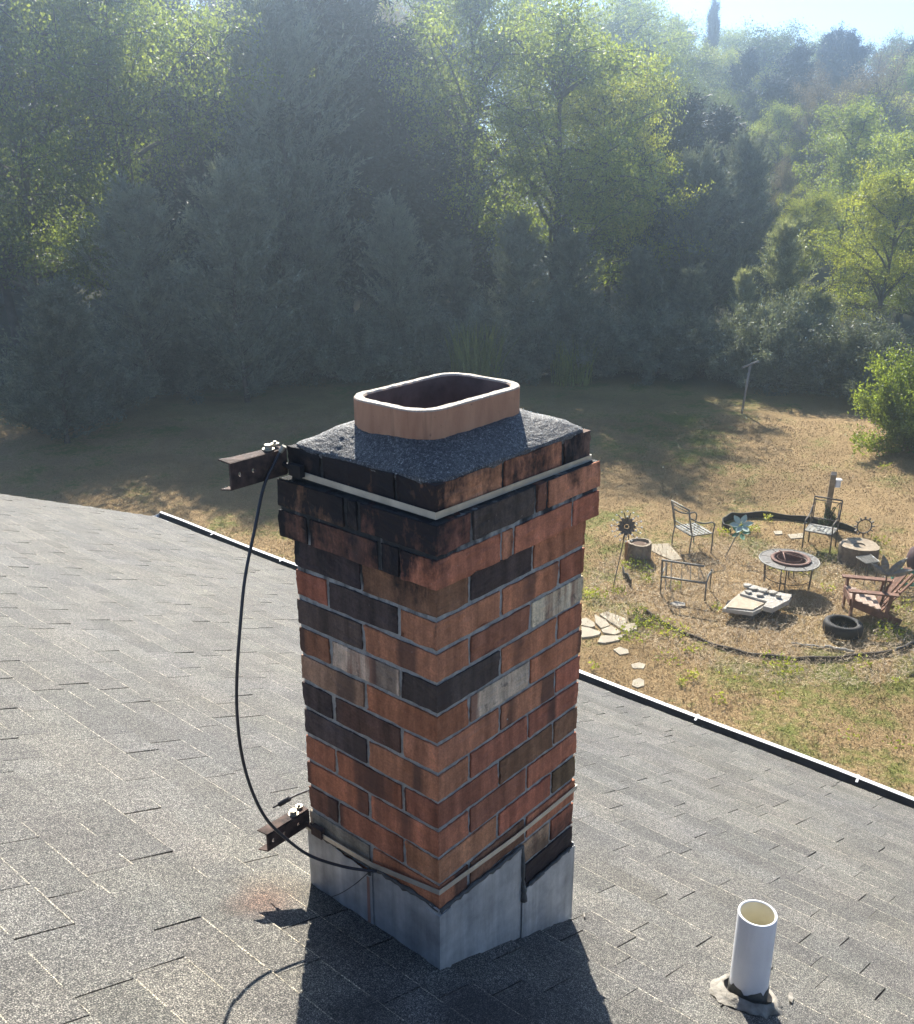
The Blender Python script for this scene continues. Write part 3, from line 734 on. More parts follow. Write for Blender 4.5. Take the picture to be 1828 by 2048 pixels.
# ------------------------------------------------------------------ vent pipe
px, py = .5946, -.452; pz = rz_(px)
vp = thing('vent_pipe', 'white plastic vent pipe sticking up through the shingles beside the chimney', 'pipe', (px, py, pz))
m = MB(); m.lathe([(.0445, -.05), (.0445, .252), (.0438, .2545), (.0392, .2545), (.0385, .252)], 48, (0, 0, 0)); o = m.build('pipe_wall', M_PVC, vp, smooth=True)
m = MB(); m.lathe([(.0385, .252), (.0385, -.25), (0, -.25)], 48); o = m.build('pipe_bore', M_PVC_IN, vp, smooth=True)
m = MB(); rv = random.Random(4)
prof = []
for k in range(36):
    a = 2*math.pi*k/36; prof.append((a, rv.uniform(.010, .028)))
vs = []
for a, h in prof:
    for rr, zz in ((.0458, .0), (.047, h*.5+.03), (.0452, h+.036)):
        vs.append((rr*math.cos(a), rr*math.sin(a), zz))
m.add(vs, [(3*k+j, 3*((k+1) % 36)+j, 3*((k+1) % 36)+j+1, 3*k+j+1) for k in range(36) for j in range(2)])
m.build('sealant_ring', M_CAULK, vp, smooth=True)
m = MB(); vs = []
for k in range(40):
    a = 2*math.pi*k/40; r1 = .080+rv.uniform(-.006, .008)+(.016 if math.cos(a-2.3) > .75 else 0)
    for rr, zz in ((.056, .022), (.064, .030), (.074, .016), (r1, .006)):
        x = rr*math.cos(a); y = rr*math.sin(a); vs.append((x, y, -SL*x+zz+rv.uniform(-.002, .002)))
m.add(vs, [(4*k+j, 4*((k+1) % 40)+j, 4*((k+1) % 40)+j+1, 4*k+j+1) for k in range(40) for j in range(3)])
m.build('flashing_boot', M_BOOT, vp, smooth=True)
m = MB(); vs = []
for k in range(32):
    a = 2*math.pi*k/32
    for rr, zz in ((.045, .004), (.057, .024)): x = rr*math.cos(a); vs.append((x, rr*math.sin(a), -SL*x+zz))
m.add(vs, [(2*k, 2*((k+1) % 32), 2*((k+1) % 32)+1, 2*k+1) for k in range(32)]); m.build('rubber_gasket', M_BLACK, vp)
# dried sealant smears and a dead leaf on the shingles
sm = MB()
def roofpt(x, y, z=.012): return Vector((x, y, rz_(x)+z))
for (x, y, L, W_, a) in ((.545, -.02, .03, .006, .6), (.70, -.52, .06, .012, .35), (.35, -.21, .05, .012, -.3), (.16, -.28, .07, .014, -.25), (-.01, .415, .03, .02, 1.2), (.52, -.035, .03, .012, .2), (.42, -.30, .03, .006, -.4))[:2]:
    poly = []
    for k in range(12):
        t = 2*math.pi*k/12; q = rv.uniform(.7, 1.1); u_ = math.cos(t)*L*q/2; v_ = math.sin(t)*W_*q/2
        poly.append(roofpt(x+u_*math.cos(a)-v_*math.sin(a), y+u_*math.sin(a)+v_*math.cos(a)))
    n = len(poly); sm.add(poly+[p+Vector((0, 0, -.006)) for p in poly], [tuple(range(n))]+[(k, (k+1) % n, n+(k+1) % n, n+k) for k in range(n)])
tag(sm.build('sealant_smears', M_BOOT), 'pale dried smears of sealant on the shingles around the chimney and the pipe', 'sealant', kind='stuff')

# ------------------------------------------------------------------ yard furniture
M_IRON = simple('weathered_iron', (.10, .085, .075), .7, .2, var=.4, scale=20)
M_IRON_G = simple('grey_tube_frame', (.16, .155, .14), .6, .3, var=.3, scale=20)
M_MESH = simple('pale_mesh_fabric', (.34, .34, .31), .8, var=.4, scale=25)
M_WOOD = simple('red_brown_stained_wood', (.17, .085, .055), .8, var=.35, scale=12)
M_LOG = simple('grey_log_bark', (.17, .14, .11), .95, var=.45, scale=9, bump=.9, bscale=20, bdist=.03)
M_LOGTOP = simple('cut_log_wood', (.30, .24, .17), .9, var=.3, scale=14, bump=.6)
M_FLAG = simple('cream_flagstone', (.37, .32, .24), .9, var=.14, scale=5, bump=.4, bscale=15, bdist=.01)
M_WSTONE = simple('white_cast_stone', (.38, .35, .30), .9, var=.2, scale=10, bump=.7, bscale=20, bdist=.02)
M_TANSTONE = simple('tan_stone', (.40, .33, .24), .9, var=.2, scale=10, bump=.5)
M_DARKROCK = simple('dark_rock', (.06, .055, .05), .9, var=.5, scale=8, bump=.8, bscale=15, bdist=.03)
M_TEAL = simple('pale_teal_enamel', (.40, .50, .41), .8, var=.15, scale=6)
M_SPIN = simple('dull_silver_metal', (.17, .165, .15), .6, .3, var=.25, scale=15)
M_POT = simple('purple_brown_clay', (.10, .06, .065), .6, var=.2)
M_HOSE = simple('green_hose_rubber', (.03, .22, .15), .5, var=.1)
M_SOIL = simple('potting_soil', (.12, .075, .05), .95, var=.4, scale=20)
M_POST = simple('grey_weathered_post', (.22, .19, .16), .9, var=.3, scale=10, bump=.4)

def local(o, t):
    o.parent = t; return o
def frame_of(A, B, C_):           # origin A, x toward B, y toward C_ (on the ground)
    x = (B-A); x.z = 0; w_ = x.length; x.normalize(); y = Vector((-x.y, x.x, 0))
    if (C_-A).dot(y) < 0: y = -y
    return x, y, w_
def patio_chair(A, B, Cf, label, mat):
    # A, B: feet under the back; Cf: front foot next to B
    x, y, wd = frame_of(A, B, Cf); dp = abs((Cf-B).dot(y)); wd = max(.46, min(wd, .62)); dp = max(.42, min(dp, .6))
    o0 = (A+B)/2; t = thing('patio_chair', label, 'chair', (o0.x, o0.y, ZG), group='metal patio chairs round the fire table')
    def P(a, b, z): return x*a*wd/2+y*b*dp+Vector((0, 0, z))
    for s in (-1, 1):
        m = MB(); m.tube([P(s, .02, 0), P(s, .05, .25), P(s, .1, .42), P(s, .0, .66), P(s, -.13, .98)], .0145, 8); local(m.build('back_leg', mat, smooth=True), t)
        m = MB(); m.tube(smooth_path([P(s, .98, 0), P(s, 1, .25), P(s, .99, .42), P(s, 1.03, .58), P(s, .93, .655), P(s, .6, .655), P(s, .3, .70), P(s, -.02, .80)], 3), .0145, 8); local(m.build('armrest', mat, smooth=True), t)
    m = MB(); m.tube([P(-1, -.13, .98), P(1, -.13, .98)], .016, 8); m.tube([P(-1, -.115, .92), P(1, -.115, .92)], .010, 8); m.tube([P(-1, .03, .56), P(1, .03, .56)], .013, 8)
    m.tube([P(-.88, -.1, .95), P(-.88, .08, .48)], .008, 6); m.tube([P(.88, -.1, .95), P(.88, .08, .48)], .008, 6)
    local(m.build('backrest', mat, smooth=True), t)
    m = MB()
    m.tube([P(-1, .08, .42), P(1, .08, .42), P(1, .98, .42), P(-1, .98, .42), P(-1, .08, .42)], .012, 8)
    local(m.build('seat_frame', mat, smooth=True), t)
    m = MB()
    for i in range(7):
        a = -.9+i*.3; m.bar(P(a, .1, .425-.02*math.cos(a)), P(a, .96, .425-.02*math.cos(a)), .042, .004)
    for i in range(6):
        b_ = .16+i*.15; m.bar(P(-.97, b_, .43), P(.97, b_, .43), .036, .004)
    local(m.build('seat', M_MESH), t)
    return t
patio_chair(c5(965, 590), c5(1170, 720), c5(1375, 655), 'weathered metal patio chair standing empty near the hollow log planter, seen from its back corner', M_IRON_G)
fl, fr = c6(630, 870), c6(910, 925)
_x = (fr-fl).normalized(); _y = Vector((-_x.y, _x.x, 0)); _y = _y if _y.dot(Vector((.7, .7, 0))) > 0 else -_y
patio_chair(fl+_y*.52, fr+_y*.52, fr, 'brown metal patio chair facing the fire table from in front of the leaning post', M_IRON)

def bench():
    A, B = c5(858, 1110), c5(1335, 1185); Fr = c5(1520, 872)
    x, y, wd = frame_of(A, B, Fr); dp = .52
    t = thing('bench_frame', 'bare metal bench frame without a seat, with pale thin slats, standing in straw-dry grass', 'bench', tuple(((A+B)/2).xy)+(ZG,))
    def P(a, b, z): return x*a*wd/2+y*b*dp+Vector((0, 0, z))
    for s in (-1, 1):
        m = MB(); m.tube([P(s, 0, 0), P(s, .02, .38), P(s, -.02, .60)] if s < 0 else [P(s, 0, 0), P(s, .02, .36)], .016, 8); local(m.build('rear_leg', M_IRON_G, smooth=True), t)
        m = MB(); m.tube([P(s*1.02, 1, 0), P(s*1.02, 1, .36), P(s*1.02, 1.0, .40)], .014, 8); m.tube([P(s*1.02, 1.0, .36), P(s*1.01, .5, .38), P(s, .02, .36)], .013, 8); local(m.build('front_leg', M_IRON_G, smooth=True), t)
    m = MB(); m.tube(smooth_path([P(-1, .0, .45), P(-1, -.02, .62), P(-.97, -.03, .655), P(-.9, -.03, .66), P(.86, -.03, .66)], 4), .020, 8); local(m.build('top_rail', M_IRON_G, smooth=True), t)
    m = MB(); m.tube([P(-1, .0, .335), P(1, .0, .335)], .020, 8); m.tube([P(1, 0, .335), P(1, .4, .42), P(1, 1, .36)], .012, 6); local(m.build('lower_rail', M_IRON_G, smooth=True), t)
    for i, a in enumerate((-.82, -.58, -.1, .28, .64)):
        m = MB(); m.bar(P(a-.02, -.03, .65), P(a+.03, -.01 if i > 1 else .06, .34 if i > 2 else .08), .018, .006); local(m.build('slat', M_WSTONE), t)
bench()

def fire_table():
    zt = ZG+.50; c = at(1578.5, 1120.5, zt); e = at(1578.5+61, 1124, zt); R = (e-c).length*1.0
    t = thing('fire_table', 'round tiled fire pit table with a rusty bowl and ring in the middle', 'table', (c.x, c.y, ZG))
    m = MB(); m.lathe([(R, .50), (R+.006, .508), (R, .516), (R-.02, .516), (R-.02, .50), (R, .50)], 56); local(m.build('rim', M_IRON_G, smooth=True), t)
    mt = N('slate_tile_ring'); v = mt.pos(); n_ = mt.noise(v, 18, 4); mt.base(mt.ramp(n_, [(.35, (.06, .05, .042)), (.65, (.16, .14, .115))])); mt.set(.5, 0, .5)
    for q in range(8):
        m = MB(); n = 6; a0 = 2*math.pi*q/8+.25; vs = []
        for i in range(n+1):
            a = a0+(2*math.pi/8-.03)*i/n
            for r, z in ((R-.022, .512), (R*.56, .512), (R*.56, .50), (R-.022, .50)): vs.append((r*math.cos(a), r*math.sin(a), z))
        m.add(vs, [(4*i+j, 4*i+(j+1) % 4, 4*i+4+(j+1) % 4, 4*i+4+j) for i in range(n) for j in range(4)]+[(0, 1, 2, 3), (4*n+3, 4*n+2, 4*n+1, 4*n)])
        local(m.build('tile', mt.m), t)
    RR = simple('rusted_red_steel', (.16, .085, .065), .8, .1, var=.35, scale=15)
    m = MB(); m.lathe([(R*.66, .515), (R*.67, .535), (R*.64, .548), (R*.56, .548), (R*.54, .53), (R*.5, .44), (R*.35, .37), (0, .345), (0, .335), (R*.36, .36), (R*.52, .43), (R*.58, .50)], 48, (.02, -.02, 0)); local(m.build('fire_bowl', RR, smooth=True), t)
    m = MB()
    m.tube([(-R*.5, -.05, .545), (R*.1, .15, .60)], .011, 6); m.tube([(R*.1, .15, .60), (R*.2, -R*.45, .55)], .011, 6); m.tube([(R*.1, .15, .60), (R*.45, .3, .55)], .009, 6)
    m.lathe([(R*.40, .545), (R*.41, .55), (R*.40, .556), (R*.39, .55), (R*.40, .545)], 32)
    local(m.build('grate', RR, smooth=True), t)
    for k in range(4):
        a = 2*math.pi*k/4+.2; m = MB()
        for d in (-.045, .045):
            m.tube([((R*.8)*math.cos(a)-d*math.sin(a), (R*.8)*math.sin(a)+d*math.cos(a), .50), ((R*.74)*math.cos(a)-d*math.sin(a), (R*.74)*math.sin(a)+d*math.cos(a), 0)], .010, 6)
        m.tube([((R*.76)*math.cos(a)-.045*math.sin(a), (R*.76)*math.sin(a)+.045*math.cos(a), .2), ((R*.76)*math.cos(a)+.045*math.sin(a), (R*.76)*math.sin(a)-.045*math.cos(a), .2)], .007, 6)
        local(m.build('leg', M_IRON), t)
    m = MB(); m.lathe([(R*.75, .17), (R*.757, .178), (R*.75, .186), (R*.743, .178), (R*.75, .17)], 36); local(m.build('leg_ring', M_IRON), t)
fire_table()

def adirondack():
    A = c6(1110, 1600); B = c6(1060, 1475)      # front feet: near, far
    x = (B-A); x.z = 0; x.normalize(); wd = .62
    back = c6(1440, 1490); y = Vector((-x.y, x.x, 0)); y = y if (back-A).dot(y) > 0 else -y
    o0 = A+x*wd/2
    t = thing('wooden_armchair', 'slatted red-brown wooden garden armchair beside the tyre', 'chair', (o0.x, o0.y, ZG))
    def P(a, b, z): return x*a*wd/2+y*b+Vector((0, 0, z))
    for s in (-1, 1):
        m = MB(); m.bar(P(s, 0, 0), P(s, .02, .56), .10, .035); local(m.build('front_leg', M_WOOD), t)
        m = MB(); m.bar(P(s*.93, -.02, .36), P(s*.93, .82, .04), .028, .13); local(m.build('side_rail', M_WOOD), t)
        m = MB(); m.bar(P(s*1.02, -.08, .575), P(s*1.02, .72, .555), .12, .028); local(m.build('armrest', M_WOOD), t)
        m = MB(); m.bar(P(s*.97, .56, .12), P(s*.97, .62, .55), .03, .07); local(m.build('rear_upright', M_WOOD), t)
    m = MB(); m.bar(P(-.97, -.02, .36), P(.97, -.02, .36), .03, .12); local(m.build('front_apron', M_WOOD), t)
    for i in range(5):
        b = .02+i*.105; m = MB(); m.bar(P(-.96, b, .415-b*.32), P(.96, b, .415-b*.32), .085, .02); local(m.build('seat_slat', simple('sunbleached_wood', (.36, .27, .21), .8, var=.2) if i == 0 else bpy.data.materials['sunbleached_wood']), t)
    for i in range(5):
        a = -.78+i*.39; m = MB(); m.bar(P(a*.85, .50, .20), P(a*1.12, .92, .93-.05*abs(i-2)), .092, .02); local(m.build('back_slat', M_WOOD), t)
    m = MB(); m.bar(P(-.9, .74, .56), P(.9, .74, .56), .03, .07); local(m.build('back_brace', M_WOOD), t)
adirondack()

def tyre():
    c = c6(1037, 1715); r = .30
    t = MB(); prof = [(.20, .045), (.205, .02), (.26, .0), (.30, .02), (.315, .06), (.315, .16), (.30, .20), (.26, .22), (.212, .205), (.205, .185), (.24, .165), (.27, .11), (.24, .055), (.20, .045)]
    t.lathe(prof, 56); o = t.build('tyre', simple('old_tyre_rubber', (.016, .015, .016), .75, var=.3, scale=8, spec=.4), smooth=True); o.location = (c.x, c.y, ZG); o.rotation_euler = (.03, .02, 0)
    tag(o, 'old black car tyre lying flat on the dry grass in front of the wooden armchair', 'tyre')
    for p in o.data.polygons: pass
tyre()

def log(c, r, h, label, hollow, seed):
    rg = random.Random(seed); t = thing('log_planter' if hollow else 'log_stump', label, 'log', (c.x, c.y, ZG)); n = 40
    wob = [1+.05*math.sin(3*k*2*math.pi/n+seed)+rg.uniform(-.025, .025) for k in range(n)]
    m = MB(); rows = [(1.04, -.03), (1.0, h*.3), (1.02, h*.7), (1.0, h)]
    vs = [(r*q*wob[k]*math.cos(2*math.pi*k/n), r*q*wob[k]*math.sin(2*math.pi*k/n), z+(rg.uniform(-.015, .015) if z > .3 else 0)) for q, z in rows for k in range(n)]
    m.add(vs, [(i*n+k, i*n+(k+1) % n, (i+1)*n+(k+1) % n, (i+1)*n+k) for i in range(3) for k in range(n)]); local(m.build('bark', M_LOG, smooth=True), t)
    m = MB(); inner = .80 if hollow else .3
    vs = [(r*q*wob[k]*math.cos(2*math.pi*k/n), r*q*wob[k]*math.sin(2*math.pi*k/n), z) for q, z in ((1.0, h+.004), (inner, h+.01 if hollow else h-.005), (inner*.97, h-.05 if hollow else h-.03)) for k in range(n)]
    m.add(vs, [(i*n+k, i*n+(k+1) % n, (i+1)*n+(k+1) % n, (i+1)*n+k) for i in range(2) for k in range(n)]+([] if hollow else [tuple(2*n+k for k in range(n))])); local(m.build('cut_end', M_LOGTOP), t)
    if hollow:
        m = MB(); m.lathe([(r*.8, h-.05), (r*.4, h-.02), (0, h-.03)], 20); local(m.build('soil', M_SOIL, smooth=True), t)
    return t
log(c5(628, 742), .235, .36, 'hollow grey log planter filled with soil beside the metal pinwheel', True, 2)
log(c6(1195, 985), .36, .36, 'wide sawn log stump standing to the far side of the fire table', False, 7)
p0 = c5(487, 770)
o = MB().tube([(0, 0, 0), (.0, .0, .42)], .03, 6).build('wooden_peg', simple('orange_brown_stake', (.26, .13, .06), .9)); o.location = p0; tag(o, 'short orange-brown wooden peg against the hollow log planter', 'peg')

def petal_fan(mb, cen, n, r0, r1, wdt, tilt, ex, ey, ez, rib=False, off=0):
    for k in range(n):
        a = 2*math.pi*k/n+off; d = ex*math.cos(a)+ey*math.sin(a); s_ = -ex*math.sin(a)+ey*math.cos(a)
        pts = []
        for q in (0, .25, .5, .75, 1): pts.append((q, math.sin(math.pi*min(1, q*.9+.05))*wdt))
        vs = []
        for q, w_ in pts:
            for sg in (-1, 0, 1): vs.append(cen+d*(r0+(r1-r0)*q)+s_*sg*w_/2+ez*(tilt*q+(0 if sg else -.012)))
        mb.add(vs, [(3*i+j, 3*i+j+1, 3*i+4+j, 3*i+3+j) for i in range(4) for j in range(2)])
def pinwheel():
    g = c5(350, 1062); top = c5(500, 390, ZG+1.18)
    t = thing('garden_pinwheel', 'metal flower pinwheel with white ball tips on a leaning stake beside the hollow log', 'garden ornament', (g.x, g.y, ZG)); top = top-Vector((g.x, g.y, ZG))
    m = MB(); m.tube([(0, 0, 0), top*.97], .010, 6); local(m.build('stake', M_IRON), t)
    v = Vector(CAM)-c5(500, 390, ZG+1.18); v.normalize(); ex = v.cross(Vector((0, 0, 1))).normalized(); ey = v.cross(ex)
    R = .27
    m = MB()
    for k in range(14):
        a = 2*math.pi*k/14; d = ex*math.cos(a)+ey*math.sin(a); m.bar(top+d*.05, top+d*R*.93, .02, .006)
    petal_fan(m, top+v*.02, 12, .04, R*.62, .075, .03, ex, ey, v); local(m.build('petals', M_IRON), t)
    wg = simple('white_glaze', (.8, .8, .78), .3)
    for rr, nn, o_ in ((R, 16, 0), (R*.66, 10, .3)):
        for k in range(nn):
            m = MB()
            a = 2*math.pi*k/nn+o_; p = top+(ex*math.cos(a)+ey*math.sin(a))*rr+v*.03
            m.lathe([(0, -.017), (.012, -.012), (.017, 0), (.012, .012), (0, .017)], 8, p); local(m.build('ball_tip', wg), t)
    m = MB(); m.lathe([(0, -.03), (.028, -.02), (.034, 0), (.028, .02), (0, .03)], 12, top+v*.04); local(m.build('hub', M_BLACK, smooth=True), t)
pinwheel()
def teal_flower():
    g = c5(1552, 722); cpos = c4(893, 402, ZG+.62); t = thing('garden_flower', 'pale teal metal flower on a leaning stake near the black edging', 'garden ornament', (g.x, g.y, ZG)); c = cpos-Vector((g.x, g.y, ZG))
    v = (Vector(CAM)-cpos).normalized()+Vector((0, 0, .9)); v.normalize(); ex = v.cross(Vector((0, 0, 1))).normalized(); ey = v.cross(ex)
    m = MB(); m.tube([(0, 0, 0), c*.6+Vector((0, 0, -.02)), c], .010, 6); local(m.build('stake', M_IRON_G), t)
    m = MB(); petal_fan(m, c, 6, .03, .23, .12, .05, ex, ey, v, off=.2); local(m.build('petals', M_TEAL), t)
    m = MB(); petal_fan(m, c-Vector((0, 0, .16)), 5, .02, .2, .10, .03, ex, ey, v, off=.7); local(m.build('leaves', simple('green_enamel', (.07, .22, .13), .5)), t)
teal_flower()
def spinner():
    g = c6(1425, 1480); hub = c6(1500, 1125, ZG+1.05); t = thing('garden_dragonfly', 'large metal spinner with ribbed leaf-shaped wings on a stake behind the wooden armchair', 'garden ornament', (g.x, g.y, ZG)); c = hub-Vector((g.x, g.y, ZG))
    m = MB(); m.tube([(0, 0, 0), c], .012, 6); local(m.build('stake', M_IRON), t)
    m = MB(); m.box(-.05, .05, -.01, .01, 0, .11, M=Matrix.Translation(c*.55)); local(m.build('name_plate', M_SPIN), t)
    v = (Vector(CAM)-hub).normalized(); ex = v.cross(Vector((0, 0, 1))).normalized(); ey = v.cross(ex); up = -ey if ey.z < 0 else ey; rt = ex if ex.dot(Vector((_R[0], _R[1], 0))) > 0 else -ex
    for ang, L, W_ in ((150, .30, .10), (22, .40, .12), (52, .42, .12), (108, .34, .12)):
        d = rt*math.cos(R_(ang))+up*math.sin(R_(ang)); s_ = -rt*math.sin(R_(ang))+up*math.cos(R_(ang)); m = MB(); n = 12; vs = []
        for i in range(n+1):
            q = i/n; w_ = math.sin(math.pi*min(1, .08+.9*q))*W_; rb = .008*(i % 2)
            for sg in (-1, 0, 1): vs.append(c+d*(L*q)+s_*sg*w_/2+v*(rb-.02*abs(sg)+.08*q))
        m.add(vs, [(3*i+j, 3*i+j+1, 3*i+4+j, 3*i+3+j) for i in range(n) for j in range(2)]); o = m.build('wing', M_SPIN); o.modifiers.new('s', 'SOLIDIFY').thickness = .003; local(o, t)
spinner()
def mesh_table():
    zt = ZG+.45; P = [c6(1185, 940, zt), c6(1290, 1005, zt), c6(1425, 990, zt), c6(1330, 912, zt)]
    c = sum(P, Vector())/4; t = thing('side_table', 'small metal mesh side table beyond the wooden armchair', 'table', (c.x, c.y, ZG)); Q = [p-Vector((c.x, c.y, ZG)) for p in P]
    m = MB(); m.tube(Q+[Q[0]], .012, 6); local(m.build('rim', M_SPIN), t)
    m = MB()
    for i in range(1, 9):
        a = Q[0].lerp(Q[1], i/9); b = Q[3].lerp(Q[2], i/9); m.bar(a, b, .012, .003)
        a = Q[0].lerp(Q[3], i/9); b = Q[1].lerp(Q[2], i/9); m.bar(a, b, .012, .003)
    local(m.build('mesh_top', M_SPIN), t)
    for q in Q:
        m = MB(); m.tube([q, (q.x*.8, q.y*.8, 0)], .008, 6); local(m.build('leg', M_IRON), t)
mesh_table()
def chiminea():
    g = c6(1850, 1260); t = thing('clay_chiminea', 'dark purple-brown clay chiminea at the edge of the fire circle', 'chiminea', (g.x, g.y, ZG))
    m = MB(); m.lathe([(0, .25), (.16, .27), (.30, .40), (.34, .55), (.30, .72), (.18, .84), (.12, .95), (.13, 1.1), (.16, 1.12), (.11, 1.1)], 32); local(m.build('belly', M_POT, smooth=True), t)
    for k in range(3):
        a = 2*math.pi*k/3; m = MB(); m.tube([(.14*math.cos(a), .14*math.sin(a), .30), (.26*math.cos(a), .26*math.sin(a), 0)], .012, 6); local(m.build('leg', M_IRON), t)
chiminea()
def hose_basket():
    g = c6(1670, 1330); t = thing('wire_basket', 'low wire basket holding a coiled green hose behind the wooden armchair', 'basket', (g.x, g.y, ZG))
    m = MB(); R = .36
    for z, r in ((.30, R), (.2, R*.9), (.08, R*.7), (.02, R*.45)): m.lathe([(r, z-.006), (r+.006, z), (r, z+.006), (r-.006, z), (r, z-.006)], 32)
    for k in range(14):
        a = 2*math.pi*k/14; m.tube([(R*math.cos(a), R*math.sin(a), .30), (R*.7*math.cos(a), R*.7*math.sin(a), .08), (R*.3*math.cos(a), R*.3*math.sin(a), .01)], .004, 5)
    local(m.build('wire_frame', M_IRON), t)
    h = MB(); pts = [(.25*math.cos(a*.45)+.01*math.sin(a*2), .25*math.sin(a*.45)+.01*math.cos(a*3), .31+.012*a*.2+.03*math.sin(a*.45+1)) for a in range(36)]
    h.tube(pts, .016, 7); o = h.build('garden_hose', M_HOSE, smooth=True); o.location = g; tag(o, 'coil of green garden hose lying in the low wire basket', 'hose')
hose_basket()
def rubble_slab():
    g = c4(990, 850); t = thing('stone_slab', 'broken white and tan stone slab propped low on dark rocks in the fire circle', 'stone slab', (g.x, g.y, ZG)); O = Vector((g.x, g.y, ZG)); rg = random.Random(9)
    def poly(pts, z): return [c4(x, y, ZG+z)-O for x, y in pts]
    def slabm(pts, z, th, mat, name, wob=.0):
        P = poly(pts, z); n = len(P); m = MB(); m.add(P+[p-Vector((0, 0, th)) for p in P], [tuple(range(n)), tuple(range(n, 2*n))[::-1]]+[(k, (k+1) % n, n+(k+1) % n, n+k) for k in range(n)]); local(m.build(name, mat, bevel=.006), t)
    slabm([(792, 850), (845, 800), (880, 770), (1040, 815), (1000, 850), (955, 872)], .20, .07, M_WSTONE, 'slab')
    slabm([(812, 842), (872, 778), (1035, 812), (955, 856)], .225, .03, M_TANSTONE, 'lid')
    slabm([(885, 770), (935, 735), (1165, 775), (1150, 805), (1060, 850), (1010, 838), (1030, 812)], .26, .09, M_WSTONE, 'slab')
    for (x, y, w_) in ((925, 735, .10), (960, 742, .14), (1010, 760, .12), (990, 780, .10), (1060, 770, .10), (930, 765, .08), (1090, 790, .07)):
        p = c4(x, y, ZG+.27)-O; m = MB(); k = 7; m.prism([(w_*rg.uniform(.5, 1)*math.cos(2*math.pi*i/k), w_*rg.uniform(.5, 1)*math.sin(2*math.pi*i/k)) for i in range(k)], 0, rg.uniform(.03, .06), cen=p); local(m.build('fragment', M_WSTONE, bevel=.01), t)
    for (x, y, w_) in ((925, 905, .14), (985, 885, .15), (1030, 880, .16), (1060, 850, .12), (950, 880, .12), (830, 860, .08)):
        p = c4(x, y)-O; m = MB(); m.lathe([(0, -.03), (w_, .0), (w_*1.05, .09), (w_*.7, .17), (0, .19)], 9, p, sx=rg.uniform(.7, 1), sy=rg.uniform(.7, 1)); local(m.build('rock', M_DARKROCK, smooth=True), t)
rubble_slab()
def flat_stone(pts, f, label, th=.03, group=None, mat=None, name='paving_stone', z=.035):
    P = [f(x, y, ZG+z) for x, y in pts]; c = sum(P, Vector())/len(P); O = Vector((c.x, c.y, ZG)); P = [p-O for p in P]; n = len(P)
    m = MB(); m.add(P+[p-Vector((0, 0, th+.03)) for p in P], [tuple(range(n)), tuple(range(n, 2*n))[::-1]]+[(k, (k+1) % n, n+(k+1) % n, n+k) for k in range(n)])
    o = m.build(name, mat or M_FLAG, bevel=.006); o.location = O; tag(o, label, 'stone', group); return o
FG = 'flagstones laid beside the fire circle'
for pts, lb in (([(170, 865), (280, 905), (275, 925), (255, 960), (195, 925), (130, 880)], 'large cream flagstone at the top of the small flagstone patio'),
                ([(105, 880), (165, 912), (188, 940), (140, 955), (110, 925)], 'greenish flagstone in the middle of the small patio'),
                ([(60, 898), (104, 925), (108, 945), (85, 950), (35, 938), (35, 905)], 'flagstone touching the chimney side at the upper part of the small patio'),
                ([(140, 962), (195, 942), (250, 975), (215, 990), (150, 978)], 'pale flagstone at the middle lower part of the small patio'),
                ([(265, 935), (330, 925), (335, 960), (290, 972), (255, 965)], 'flagstone furthest out on the small patio beside the weeds'),
                ([(35, 945), (85, 955), (140, 975), (130, 990), (90, 1000), (35, 1005)], 'cream flagstone with a curved edge low on the small patio'),
                ([(140, 995), (225, 995), (275, 985), (235, 1020), (160, 1035), (120, 1030)], 'lowest flagstone of the small patio, half covered with straw')):
    flat_stone(pts, c4, lb, group=FG)
flat_stone([(205, 1070), (240, 1055), (285, 1070), (290, 1090), (240, 1098)], c4, 'uppermost of the three small stepping stones in the grass', group='stepping stones')
flat_stone([(300, 1150), (345, 1138), (380, 1150), (370, 1172), (310, 1170)], c4, 'middle one of the three small stepping stones in the grass', group='stepping stones')
flat_stone([(310, 1235), (345, 1222), (372, 1235), (372, 1265), (335, 1275), (305, 1262)], c4, 'stepping stone nearest to the roof eave', group='stepping stones')
flat_stone([(508, 820), (540, 810), (590, 818), (592, 835), (545, 838)], c4, 'small bright white flat stone in front of the bare bench frame', mat=M_WSTONE)
flat_stone([(412, 505), (505, 500), (520, 520), (575, 585), (520, 590), (450, 560), (412, 540)], c4, 'pale flat stone between the hollow log and the patio chair')
flat_stone([(1140, 452), (1225, 445), (1230, 470), (1160, 475)], c4, 'pale flat stone beside the brown patio chair near the post')
flat_stone([(1065, 435), (1110, 432), (1115, 450), (1075, 452)], c4, 'small pale flat stone between the teal flower and the brown patio chair')

def edging(name, pts, f, h, th, mat, label, cat):
    P = smooth_path([f(x, y) for x, y in pts], 5); O = Vector((P[0].x, P[0].y, ZG)); m = MB(); n = len(P); vs = []
    rg = random.Random(len(pts))
    for i, p in enumerate(P):
        d = (P[min(i+1, n-1)]-P[max(i-1, 0)]); d.z = 0; d.normalize(); s_ = Vector((-d.y, d.x, 0))*th/2; hh = h*(1+.15*math.sin(i*.8))
        for a, z in ((-1, -.02), (-1, hh), (1, hh), (1, -.02)): vs.append(p-O+s_*a+Vector((0, 0, z)))
    m.add(vs, [(4*i+j, 4*i+(j+1) % 4, 4*i+4+(j+1) % 4, 4*i+4+j) for i in range(n-1) for j in range(4)]+[(0, 1, 2, 3), (4*n-1, 4*n-2, 4*n-3, 4*n-4)])
    o = m.build(name, mat); o.location = O; tag(o, label, cat); return o
